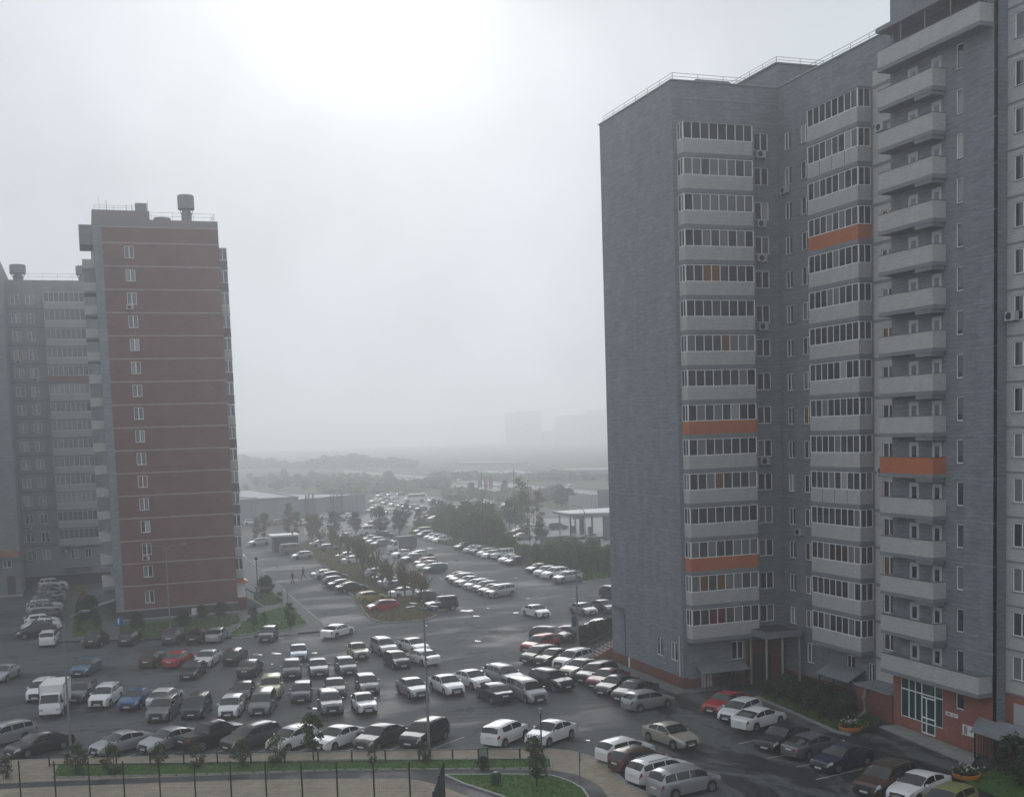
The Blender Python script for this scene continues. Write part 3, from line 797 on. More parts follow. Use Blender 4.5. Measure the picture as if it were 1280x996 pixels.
def canopy(pts_hi, pts_lo, thick=.07):
    q = MB(); a, c = [Vector(p) for p in pts_hi]; d, e = [Vector(p) for p in pts_lo]
    t = Vector((0, 0, thick))
    q.add([a, c, e, d, a + t, c + t, e + t, d + t], [(0, 1, 2, 3), (7, 6, 5, 4), (0, 4, 5, 1), (1, 5, 6, 2), (2, 6, 7, 3), (3, 7, 4, 0)])
    return q


P('canopy', canopy([(44.7, 82.55, 1.8), (49.0, 82.55, 1.8)], [(44.5, 81.1, 1.42), (48.8, 81.1, 1.42)], .05), [zinc])
q = MB()
for x in (44.9, 46.2, 47.4, 48.5): q.tube([(x, 81.25, 0), (x, 81.25, 1.46)], .05, 6)
for x in np.arange(44.7, 48.7, .28): q.box(x, x + .03, 81.4, 81.43, 0, 1.4)
P('canopy_post', q, [black_metal])
q = MB(); q.box(45.2, 46.1, 82.48, 82.57, 0, 1.45); q.box(46.9, 47.8, 82.48, 82.57, 0, 1.45, 1); P('basement_door', q, [upvc_dim, dark_frame])
P('canopy', canopy([(52.9, 76.0, 2.5), (52.9, 71.9, 2.5)], [(51.35, 75.9, 1.8), (51.35, 71.8, 1.8)]), [zinc])
q = MB()
for y in (75.6, 73.8, 72.1): q.tube([(51.5, y, 0), (51.5, y, 1.9)], .05, 6)
P('canopy_post', q, [black_metal])
P('canopy', canopy([(51.0, 57.9, 2.35), (51.6, 52.8, 2.35)], [(49.7, 57.2, 1.75), (49.7, 52.4, 1.75)]), [zinc])
q = MB()
for y in (57.0, 55.4, 53.0): q.tube([(49.85, y, 0), (49.85, y, 1.8)], .05, 6)
for y in np.arange(54.9, 57.2, .22): q.box(50.0, 50.03, y, y + .03, .1, 1.75)
for x in np.arange(49.9, 51, .22): q.box(x, x + .03, 57.0, 57.03, .1, 1.75)
P('canopy_post', q, [black_metal])
# drain pipe beside the shop, and wall fittings
q = MB(); q.tube([(50.95, 68.9, 1.9), (50.6, 68.8, 1.9), (50.4, 68.7, 1.5), (50.3, 68.4, .5), (49.6, 68.2, .25), (47.9, 67.4, .2)], .12, 8); P('drain_pipe', q, [steel])
q = MB(); q.tube([(43.5, 92.4, .95), (43.5, 92.4, .1)], .09, 8); P('drain_pipe', q, [white_paint])
q = MB(); q.tube([(43.5, 83.0, 1.0), (43.5, 83.0, 4.3)], .05, 6); P('downpipe', q, [upvc_dim])
q = MB(); q.tube([(43.55, 93.2, 1.0), (43.55, 93.2, 4.6)], .03, 6); P('cable', q, [black_metal])
for (y, z, r) in ((93.9, 5.0, .42), (93.3, 5.2, .36)):
    q = MB(); q.tube([(43.55, y, z), (43.3, y, z), (42.9, y - .1, z + .05)], [.05, .05, .05], 6); q.lathe([(.02, 0), (r * .6, .06), (r, .2), (r, .21), (r * .55, .09), (.02, .04)], 0, 0, 14)
    for i in range(18, len(q.v)):
        vx, vy, vz = q.v[i]; q.v[i] = (43.1 - vz, y + vx, z + vy)
    P('satellite_dish', q, [steel])


ACM = None
def air_con(parent, loc, rz):
    global ACM
    if ACM is None:
        q = MB(); q.box(0, .82, -.34, -.02, 0, .55); q.lathe([(.22, 0), (.22, .01), (.02, .012)], 0, 0, 14, 1)
        for i in range(8, len(q.v)):
            vx, vy, vz = q.v[i]; q.v[i] = (.32 + vx, -.34 - vz, .28 + vy)
        q.box(.05, .1, -.32, 0, -.06, -.001, 1); q.box(.7, .75, -.32, 0, -.06, -.001, 1)
        ACM = q.mesh('air_conditioner', [mat('faded_casing', (.42, .43, .44), .5), trim])
    put('air_conditioner', ACM, parent, loc, rz)


for k in (5, 9, 11, 12, 14): air_con(blk, rel((50.75, 82.55, wz[k] - .62)), 0)
air_con(blk, rel((XF3, 81.9, wz[13] - .8)), LX); air_con(blk, rel((XF3, 80.4, wz[3] - .9)), LX)
air_con(blk, rel((XR, 56.3, onX(1258, 396, 51.6).z - .28)), LX); air_con(blk, rel((XF3 - .04, 69.9, 17.0)), LX); air_con(blk, rel((XF3 - .04, 69.9, 40.6)), LX)

# external stair at the far end
st = thing('entrance_stair', 'pinkish tiled outdoor stair with green railing at far end of the grey block', 'stairs', (42.4, 97.4, 0))
step_m = mat('pink_tile', (.30, .22, .215), .6, noise=(.25, .185, .18), nscale=2)
for i in range(9):
    q = MB(); q.box(.36 * i, 4.2, 0, 1.9, .16 * i + .001 * i, .16 * (i + 1)); q.build('step', step_m, st)
q = MB(); q.box(-.1, 4.2, -.22, -.02, 0, .25); q.add([(0, -.22, .25), (3.4, -.22, 1.75), (4.2, -.22, 1.75), (4.2, -.22, .25), (0, -.02, .25), (3.4, -.02, 1.75), (4.2, -.02, 1.75), (4.2, -.02, .25)], [(0, 3, 2, 1), (4, 5, 6, 7), (0, 1, 5, 4), (1, 2, 6, 5)]); q.build('side_wall', shop_brick, st)
q = MB()
for yy in (.1, 1.85):
    a, c = Vector((.1, yy, .2)), Vector((3.3, yy, 1.5))
    for hh in (.5, .95): q.bar(a + Vector((0, 0, hh)), c + Vector((0, 0, hh)), .045)
    for i in range(9): p = a.lerp(c, i / 8); q.bar(p, p + Vector((0, 0, .95)), .03)
q.build('railing', green_metal, st)

# ---------------------------------------------------------------- red brick tower
RY = 146.6
red = thing('red_brick_tower', 'red brick apartment tower with pale floor bands and one column of windows', 'apartment block', (2.27, RY, 0))
RO = Vector((2.27, RY, 0))
def PR(name, mb, mats, **kw):
    o = mb.build(name, mats, red, **kw); o.location = Vector(o.location) - RO; return o
RW = 14.15; FR = 2.677; Z0 = 4.12; RT = 47.0
rb = [Z0 + FR * k for k in range(16)]
hr = [(3.35, 4.42, 1.95, 3.45)] + [(3.35, 4.42, z + .95, z + 2.35) for z in rb[:15]]
m_ = MB(); facade(m_, .95, RW, 1.25, 46.1, [(a, c, d, e) for a, c, d, e in hr]); facade(m_, 0, .95, 1.25, 46.1, [], mi=1); facade(m_, 0, RW, 46.1, RT, [], mi=2)
m_.build('front_wall', [red_brick, grey_brick, mat('roof_parapet', (.20, .175, .175), .9)], red)
for h in hr: window(red, (0, 0, 0), 0, h[0], h[2], h[1] - h[0], h[3] - h[2], 2)
band(red, (0, 0, 0), 0, .9, RW + .02, rb, red_band, .13, .035)
band(red, (0, 0, 0), 0, 0, RW + .02, [1.25], red_band, .16, .06); band(red, (0, 0, 0), 0, 0, RW + .02, [46.1], red_band, .12, .035)
m_ = MB(); m_.box(-.02, RW + .02, -.02, .3, 0, 1.17); m_.build('plinth', mat('dark_plinth', (.06, .055, .055), .9), red)
m_ = MB(); m_.box(8.6, 9.5, -.04, 0, 0, .95); m_.build('basement_hatch', upvc_dim, red)
m_ = MB(); m_.box(-.2, RW + .2, -1.0, -.02, .1, .2); m_.build('apron', conc, red)
D = 26.0
m_ = MB(); m_.add([(0, 0, 0), (0, D, 0), (0, D, RT), (0, 0, RT)], [(1, 0, 3, 2)]); m_.add([(RW, 0, 0), (RW, D, 0), (RW, D, RT), (RW, 0, RT)], [(0, 1, 2, 3)]); m_.add([(0, D, 0), (RW, D, 0), (RW, D, RT), (0, D, RT)], [(1, 0, 3, 2)])
m_.build('side_wall', grey_brick, red)
m_ = MB(); m_.box(0.05, RW - .05, .05, D - .05, RT - .2, RT - .1); m_.build('roof', roofing, red)
m_ = MB(); m_.box(.02, 6.4, .03, 9, RT - .1, 48.0); m_.build('roof_cabin', mat('roof_parapet', (.30, .27, .27)), red)
# left side balconies, seen edge-on
q = MB(); q.box(-1.35, 0, 1.6, 5.6, 0, .98); q.box(-1.37, 0, 1.58, 5.62, -.22, -.001, 1); SB = q.mesh('balcony', [beige_brick, slab_grey])
q = MB(); q.box(-1.3, -1.22, 1.65, 5.55, .98, 2.44); q.box(-1.22, -.02, 1.65, 1.7, .98, 2.44); SG = q.mesh('balcony_glazing', [glass_b])
for k, z in enumerate(rb[:15]):
    o = put('balcony', SB, red, (0, 0, z), 0, None); o.material_slots[0].link = 'DATA'
    if k % 5 == 3: put('balcony_glazing', SG, o, (0, 0, 0))
m_ = MB(); m_.box(-1.9, -.01, 1.2, 6, 0, 3.2); m_.build('side_porch', conc_dark, red)
m_ = MB(); m_.add([(-2.0, -.6, 2.1), (0, -.6, 2.6), (0, 1.15, 2.6), (-2.0, 1.15, 2.1), (-2.0, -.6, 2.2), (0, -.6, 2.7), (0, 1.15, 2.7), (-2.0, 1.15, 2.2)], [(3, 2, 1, 0), (4, 5, 6, 7), (0, 1, 5, 4), (1, 2, 6, 5), (2, 3, 7, 6), (3, 0, 4, 7)]); m_.build('canopy', zinc, red)
m_ = MB(); m_.box(-1.5, 0, 2, 7, 44.3, 46.6); m_.build('top_bay', grey_brick, red)
# right side bay with a window on each floor
q = MB(); q.box(0, 1.0, 0, 3.0, 0, 1.0); q.box(-.0, 1.02, -.02, 3, -.16, -.001, 1); RB = q.mesh('bay', [beige_brick, slab_grey])
q = MB(); q.box(0, .06, 0, .06, 1.0, 2.5); q.box(.94, 1.0, 0, .06, 1.0, 2.5); q.box(.45, .53, 0, .06, 1.0, 2.5); q.box(.06, .94, 0, .06, 2.42, 2.5); q.box(.06, .94, 0, .06, 1.0, 1.07); BF = q.mesh('bay_frame', [upvc])
q = MB(); q.box(.03, .97, .02, .045, 1.04, 2.45); q.box(.955, .98, .045, 2.95, 1.04, 2.45); BG = q.mesh('bay_pane', [glass_b])
bay_red = red_brick; bay_dark = mat('dark_bay', (.13, .115, .125), .9)
for k, z in enumerate(rb[:15]):
    o = put('bay', RB, red, (RW, .9, z), 0, [beige_brick, bay_red, beige_brick, bay_dark, bay_dark][k % 5] if k > 1 else beige_brick)
    put('bay_frame', BF, o, (0, 0, 0)); put('bay_pane', BG, o, (0, 0, 0), 0, WR.choice([glass_b, glass_c, glass_a]))
# roof kit
def vent(parent, name, x, y, z, r, h, cap):
    q = MB(); q.lathe([(r * .62, z), (r * .62, z + h * .45), (r * .5, z + h * .46), (r * .5, z + h * .55)], x, y, 14)
    q.lathe([(r, z + h * .55), (r, z + h * .97), (r * .92, z + h)], x, y, 18)
    for k in range(4):
        a = k * math.pi / 2 + .4; q.bar((x + r * .6 * math.cos(a), y + r * .6 * math.sin(a), z + h * .3), (x + r * .9 * math.cos(a), y + r * .9 * math.sin(a), z + h * .56), .08)
    q.build(name, slab_grey, parent)
vent(red, 'ventilation_stack', 10.9, 3.4, RT - .1, .98, 3.7, 1)
vent(red, 'roof_drum', 8.0, 3.0, RT - .1, 1.0, .85, 0)
q = MB(); q.box(4.9, 6.2, .6, 2.0, 48.0, 49.0); q.build('roof_box', slab_grey, red)
q = MB(); railing(q, [(.3, .3, 48.0), (4.6, .3, 48.0)], .55, 2, .02); railing(q, [(6.6, .3, RT), (13.8, .3, RT), (13.8, 12, RT)], .9, 2.0, .022); q.build('roof_railing', steel, red)
q = MB()
for x, h in ((1.7, 1.3), (3.9, .9), (4.5, .9), (6.3, 1.3)): q.bar((x, 1, 48.0), (x, 1, 48.0 + h), .05)
q.bar((.9, .8, 48), (.9, .8, 49.6), .03); q.build('antenna', steel, red)
# shop extension with the yellow awning at the right corner
ex = [(RW, 1.2), (RW + 1.3, 1.2), (RW + 1.3, 6.5), (RW, 6.5)]
m_ = MB(); m_.box(RW + .01, RW + 1.25, 1.6, 6.5, 0, 1.6); m_.build('porch_base', plinth_brick, red)
m_ = MB(); m_.box(RW + .01, RW + 1.2, 1.6, 1.7, 1.6, 3.4); m_.build('porch_panel', white_paint, red)
m_ = MB(); m_.add([(RW, 1.1, 4.3), (RW, 4.6, 4.3), (RW + 1.6, 4.6, 3.6), (RW + 1.6, 1.1, 3.6), (RW, 1.1, 3.5), (RW, 4.6, 3.5), (RW + 1.6, 4.6, 3.45), (RW + 1.6, 1.1, 3.45)], [(3, 2, 1, 0), (4, 5, 6, 7), (0, 4, 7, 3), (3, 7, 6, 2), (2, 6, 5, 1)]); m_.build('awning', orange_paint, red)
for i in range(8):
    q = MB(); q.box(RW + 1.25 + .28 * i, RW + 1.53 + .28 * i, 2.2, 5.6, 0, 1.44 - .18 * i); q.build('porch_step', conc_dark, red)
q = MB(); q.bar((RW + 1.3, 2.2, 2.5), (RW + 3.5, 2.2, 1.0), .08); q.bar((RW + 1.3, 5.6, 2.5), (RW + 3.5, 5.6, 1.0), .08); q.bar((RW + 3.5, 2.2, 0), (RW + 3.5, 2.2, 1.0), .06); q.bar((RW + 1.3, 2.2, 1.4), (RW + 1.3, 2.2, 2.5), .06); q.build('porch_railing', mat('blue_rail', (.05, .08, .13), .5), red)
air_con(red, (3.3, 0, rb[1] + .3), 0); air_con(red, (3.2, 0, rb[12] + .35), 0)

# ---------------------------------------------------------------- grey blocks at the far left
LY = 190.5
lb = thing('grey_slab_block', 'grey apartment block behind the red tower with white windows and glazed loggias', 'apartment block', (-9.3, LY, 0))
FL = 2.71; lz = [3.35 + FL * k for k in range(15)]
hl = []
for k, z in enumerate(lz):
    w_ = 1.25
    hl += [(.15, .15 + w_, z + .75, z + 2.2), (2.25, 2.25 + 1.1, z + .75, z + 2.2)]
hl += [(6.3, 7.3, 4.0, 5.4), (8.3, 9.2, 4.0, 5.4)]
HT = 45.6
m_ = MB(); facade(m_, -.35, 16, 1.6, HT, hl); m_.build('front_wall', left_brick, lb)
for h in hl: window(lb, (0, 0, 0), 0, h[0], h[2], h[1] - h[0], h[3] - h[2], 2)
band(lb, (0, 0, 0), 0, -.3, 4.55, [z + .15 for z in lz[1:]], conc_dark, .16, .03)
m_ = MB(); m_.box(-.33, 16, .02, .3, 0, 1.6); m_.build('plinth', mat('dark_plinth', (.06, .055, .055), .9), lb)
q = MB(); w_ = 5.7
q.box(0, w_, -1, 0, 0, 1.02); q.box(-.02, w_ + .02, -1.02, 0, -.22, -.001, 1); LB = q.mesh('loggia', [mat('pale_panel', (.36, .37, .385), .85), conc_dark])
q = MB()
for i in range(9): x = i * (w_ - .06) / 8; q.box(x, x + .07, -.99, -.93, 1.02, 2.45)
q.box(0, w_, -.985, -.935, 2.42, 2.49); q.box(0, w_, -.985, -.935, 1.02, 1.09); LFm = q.mesh('loggia_frame', [upvc_dim])
q = MB(); q.box(.02, w_ - .02, -.965, -.95, 1.04, 2.46); LG = q.mesh('loggia_glazing', [glass_b])
for k, z in enumerate(lz[1:15]):
    o = put('loggia', LB, lb, (4.75, 0, z), 0, mat('dull_orange_panel', (.22, .12, .1), .9) if k == 9 else None)
    if k != 9: o.material_slots[0].link = 'DATA'
    else: o['label'] = 'loggia with a dull red parapet'
    put('loggia_frame', LFm, o, (0, 0, 0)); put('loggia_glazing', LG, o, (0, 0, 0), 0, WR.choice([glass_a, glass_b, glass_b, glass_c]))
m_ = MB(); m_.box(4.9, 9.3, -1.5, 0, 2.75, 2.95); m_.build('canopy', zinc, lb)
m_ = MB(); m_.box(-.35, 16, .3, 14, HT - .4, HT - .3); m_.build('roof', roofing, lb)
m_ = MB(); m_.add([(16, 0, 0), (16, 14, 0), (16, 14, HT), (16, 0, HT)], [(0, 1, 2, 3)]); m_.add([(-.35, 14, 0), (16, 14, 0), (16, 14, HT), (-.35, 14, HT)], [(1, 0, 3, 2)]); m_.build('rear_wall', grey_brick, lb)
vent(lb, 'ventilation_stack', 1.35, 3, HT - .3, 1.15, 2.9, 0); vent(lb, 'ventilation_stack', 10.4, 4, HT - .3, .9, 3.0, 0)
q = MB(); railing(q, [(2.8, .4, HT), (11, .4, HT)], 1.0, 2, .022); q.build('roof_railing', steel, lb)
for x, z in ((.2, lz[2] - .1), (2.9, lz[1] + .7), (.35, lz[11] + .1), (2.55, lz[10] + .2), (4.9, lz[1] - 1.2)): air_con(lb, (x, 0, z), 0)

lw = thing('projecting_wing', 'dark grey wing of the left block with an orange strip over its door', 'apartment block', (-9.7, 181, 0))
wh = [(-4.2, -3.2, 3.5 + FL * k, 4.9 + FL * k) for k in range(16)] + [(-1.05 - 1.25, -1.15, 4.1, 5.2)]
wh = [h for h in wh]
m_ = MB(); facade(m_, -26, 0, 0, 47.0, wh); m_.build('front_wall', grey_brick, lw)
for h in wh: window(lw, (0, 0, 0), 0, h[0], h[2], h[1] - h[0], h[3] - h[2], 2)
m_ = MB(); m_.add([(0, 0, 0), (0, 24, 0), (0, 24, 47), (0, 0, 47)], [(0, 1, 2, 3)]); m_.add([(-26, 24, 0), (0, 24, 0), (0, 24, 47), (-26, 24, 47)], [(1, 0, 3, 2)]); m_.add([(-26, 0, 0), (-26, 24, 0), (-26, 24, 47), (-26, 0, 47)], [(1, 0, 3, 2)]); m_.build('side_wall', grey_brick, lw)
m_ = MB(); m_.box(-26, 0, 0, 24, 47, 47.1); m_.build('roof', roofing, lw)
m_ = MB(); m_.box(-26, -.1, -.9, -.01, 5.75, 6.5); m_.build('orange_strip', mat('dull_orange', (.34, .15, .08), .9), lw)
m_ = MB(); m_.box(-26, 0, -.7, -.01, 5.4, 5.74); m_.build('ledge', slab_grey, lw)
m_ = MB(); m_.box(-1.9, -.8, -.05, .05, .2, 2.9); m_.build('door', dark_frame, lw)
m_ = MB(); m_.box(-3, .1, -1.2, 0, 0, .25); m_.build('door_step', conc, lw)
vent(lw, 'ventilation_stack', -1.9, 5, 47.1, 1.4, 2.6, 0)
q = MB(); q.bar((-2.6, 3, 47), (-2.6, 3, 51.5), .06); q.bar((-2.9, 3, 50.3), (-2.3, 3, 50.3), .04); q.build('antenna', steel, lw)
# ---------------------------------------------------------------- cars
CS = 0.955                                                  # scene units per metre, from the storey height


def interp(pts, x):
    if x <= pts[0][0]: return pts[0][1]
    for (a, ya), (c, yc) in zip(pts, pts[1:]):
        if x <= c: return ya + (yc - ya) * (x - a) / (c - a)
    return pts[-1][1]


KINDS = {
 # L, W, wheelbase, wheel radius, front axle x, clearance, top line, belt line, (rear glass x0,x1), (windscreen x0,x1), side windows
 'sedan': dict(L=4.55, W=1.80, wb=2.65, r=.32, fx=1.37, cl=.20, top=[(-2.275, .60), (-2.25, .86), (-2.15, .95), (-1.62, 1.02), (-1.0, 1.33), (-.55, 1.44), (0, 1.465), (.36, 1.42), (1.08, 1.0), (1.9, .86), (2.17, .74), (2.26, .58), (2.275, .5)], belt=[(-2.3, .88), (-1.5, .95), (1.0, .90), (2.3, .66)], rg=(-1.62, -.98), ws=(.38, 1.06), side=[(-1.25, -.38), (-.30, .86)]),
 'hatch': dict(L=4.1, W=1.74, wb=2.5, r=.31, fx=1.25, cl=.20, top=[(-2.05, .62), (-2.03, .95), (-1.93, 1.08), (-1.6, 1.38), (-1.2, 1.46), (-.5, 1.50), (.1, 1.49), (.4, 1.42), (1.12, 1.0), (1.75, .86), (1.98, .72), (2.05, .5)], belt=[(-2.1, .93), (-1.5, .98), (1.0, .91), (2.1, .66)], rg=(-1.94, -1.52), ws=(.40, 1.10), side=[(-1.45, -.36), (-.28, .9)]),
 'suv': dict(L=4.5, W=1.86, wb=2.65, r=.36, fx=1.35, cl=.24, top=[(-2.25, .66), (-2.23, 1.05), (-2.12, 1.22), (-1.85, 1.58), (-1.4, 1.67), (-.4, 1.70), (.15, 1.68), (.42, 1.61), (1.12, 1.14), (1.95, 1.0), (2.17, .86), (2.25, .55)], belt=[(-2.3, 1.02), (-1.5, 1.10), (1.0, 1.03), (2.3, .80)], rg=(-2.13, -1.78), ws=(.44, 1.10), side=[(-1.86, -1.32), (-1.24, -.34), (-.26, .92)]),
 'wagon': dict(L=4.7, W=1.80, wb=2.68, r=.32, fx=1.42, cl=.20, top=[(-2.35, .62), (-2.33, .95), (-2.2, 1.12), (-1.95, 1.42), (-1.5, 1.50), (-.4, 1.53), (.15, 1.51), (.45, 1.44), (1.15, 1.02), (2.0, .87), (2.25, .74), (2.35, .5)], belt=[(-2.4, .93), (-1.5, .98), (1.0, .92), (2.4, .66)], rg=(-2.22, -1.88), ws=(.46, 1.12), side=[(-1.95, -1.30), (-1.22, -.32), (-.24, .94)]),
 'minivan': dict(L=4.6, W=1.84, wb=2.75, r=.33, fx=1.42, cl=.20, top=[(-2.3, .62), (-2.28, 1.0), (-2.16, 1.25), (-1.95, 1.60), (-1.5, 1.70), (-.3, 1.73), (.4, 1.68), (.75, 1.58), (1.5, 1.10), (2.05, .92), (2.22, .78), (2.3, .5)], belt=[(-2.4, 1.0), (-1.5, 1.04), (1.2, .97), (2.4, .70)], rg=(-2.17, -1.88), ws=(.77, 1.48), side=[(-1.95, -1.22), (-1.14, -.22), (-.14, 1.1)]),
 'boxy': dict(L=4.14, W=1.80, wb=2.57, r=.34, fx=1.25, cl=.22, top=[(-2.07, .62), (-2.06, 1.0), (-2.0, 1.15), (-1.88, 1.50), (-1.6, 1.57), (-.3, 1.63), (.35, 1.60), (.6, 1.52), (1.08, 1.12), (1.75, 1.02), (1.98, .88), (2.07, .5)], belt=[(-2.1, .98), (-1.5, 1.06), (1.0, 1.0), (2.1, .76)], rg=(-2.0, -1.84), ws=(.62, 1.06), side=[(-1.45, -.40), (-.32, .86)]),
 'old_sedan': dict(L=4.1, W=1.64, wb=2.45, r=.30, fx=1.22, cl=.20, top=[(-2.05, .60), (-2.04, .90), (-1.98, .95), (-1.35, .97), (-.98, 1.33), (-.65, 1.40), (0, 1.42), (.22, 1.38), (.76, .96), (1.85, .86), (2.02, .78), (2.05, .5)], belt=[(-2.1, .84), (1.0, .86), (2.1, .72)], rg=(-1.36, -.98), ws=(.24, .75), side=[(-1.12, -.45), (-.37, .62)]),
 'offroad': dict(L=4.2, W=1.80, wb=2.5, r=.38, fx=1.22, cl=.34, top=[(-2.1, .7), (-2.09, 1.1), (-2.05, 1.25), (-1.98, 1.76), (-1.8, 1.86), (-.2, 1.88), (.3, 1.86), (.42, 1.8), (.72, 1.2), (1.85, 1.12), (2.05, 1.04), (2.1, .6)], belt=[(-2.1, 1.12), (1.0, 1.12), (2.1, .98)], rg=(-2.06, -1.96), ws=(.44, .70), side=[(-1.8, -.95), (-.85, -.1), (-.02, .5)]),
 'van': dict(L=4.9, W=1.94, wb=2.9, r=.34, fx=1.55, cl=.24, top=[(-2.45, .7), (-2.44, 1.1), (-2.4, 1.4), (-2.3, 2.0), (-2.1, 2.1), (0, 2.12), (1.0, 2.08), (1.2, 2.0), (1.85, 1.2), (2.3, 1.0), (2.42, .85), (2.45, .55)], belt=[(-2.5, 1.15), (1.5, 1.12), (2.5, .8)], rg=(-2.4, -2.28), ws=(1.22, 1.83), side=[(-2.1, -.8), (-.7, .5), (.6, 1.5)]),
 'pickup': dict(L=5.3, W=1.94, wb=3.2, r=.40, fx=1.68, cl=.30, top=[(-2.65, .75), (-2.64, 1.08), (-2.6, 1.12), (-.95, 1.14), (-.9, 1.2), (-.72, 1.72), (-.4, 1.82), (.3, 1.84), (.62, 1.76), (1.25, 1.26), (2.35, 1.12), (2.58, .96), (2.65, .6)], belt=[(-2.7, 1.08), (-1.0, 1.10), (1.2, 1.14), (2.7, .9)], rg=(-.9, -.73), ws=(.64, 1.23), side=[(-.70, -.02), (.06, 1.06)]),
}


class Shape:
    def __init__(s, d):
        s.d = d; s.h2 = d['L'] / 2
        s.axles = (d['fx'], d['fx'] - d['wb']); s.ra = d['r'] + .055
        s.H = max(p[1] for p in d['top'])
    def half(s, x):
        t = abs(x) / s.h2
        w = s.d['W'] / 2 * (1 - .05 * t ** 2 - .17 * t ** 9)
        return w
    def zb(s, x):
        for a in s.axles:
            if abs(x - a) < s.ra: return s.d['r'] + math.sqrt(max(0, s.ra ** 2 - (x - a) ** 2))
        t = abs(x) / s.h2
        return s.d['cl'] + .10 * max(0, (t - .8) / .2)
    def sect(s, x):
        d = s.d; zt = interp(d['top'], x); zs = min(interp(d['belt'], x), zt - .035); zb = min(s.zb(x), zs - .05)
        w = s.half(x); h = zt - zs; k = min(1.0, h / .55)
        wr = w * (.95 - .17 * k)
        return [(w - .06, zb), (w - .012, zb + (zs - zb) * .30), (w, zb + (zs - zb) * .68), (w - .02, zs - .01), (w * .965, zs + .07 * h + .008), (wr, zs + h * .86), (wr * (.80 if k > .4 else .6), zt - .03 * (1 - .5 * k)), (0, zt)]
    def S(s, x, v, side):
        p = s.sect(x); i = min(int(v), 6); f = v - i
        return Vector((x, side * (p[i][0] + (p[i + 1][0] - p[i][0]) * f), p[i][1] + (p[i + 1][1] - p[i][1]) * f))
    def stations(s):
        xs = {p[0] for p in s.d['top']} | {p[0] for p in s.d['belt'] if abs(p[0]) < s.h2}
        for a in s.axles:
            for q in (-1.012, -1, -.9, -.6, 0, .6, .9, 1, 1.012): xs.add(a + q * s.ra)
        n = 18
        for i in range(n + 1): xs.add(-s.h2 + i * 2 * s.h2 / n)
        xs = sorted(x for x in xs if -s.h2 <= x <= s.h2); o = [xs[0]]
        for x in xs[1:]:
            if x - o[-1] > .004: o.append(x)
        return o


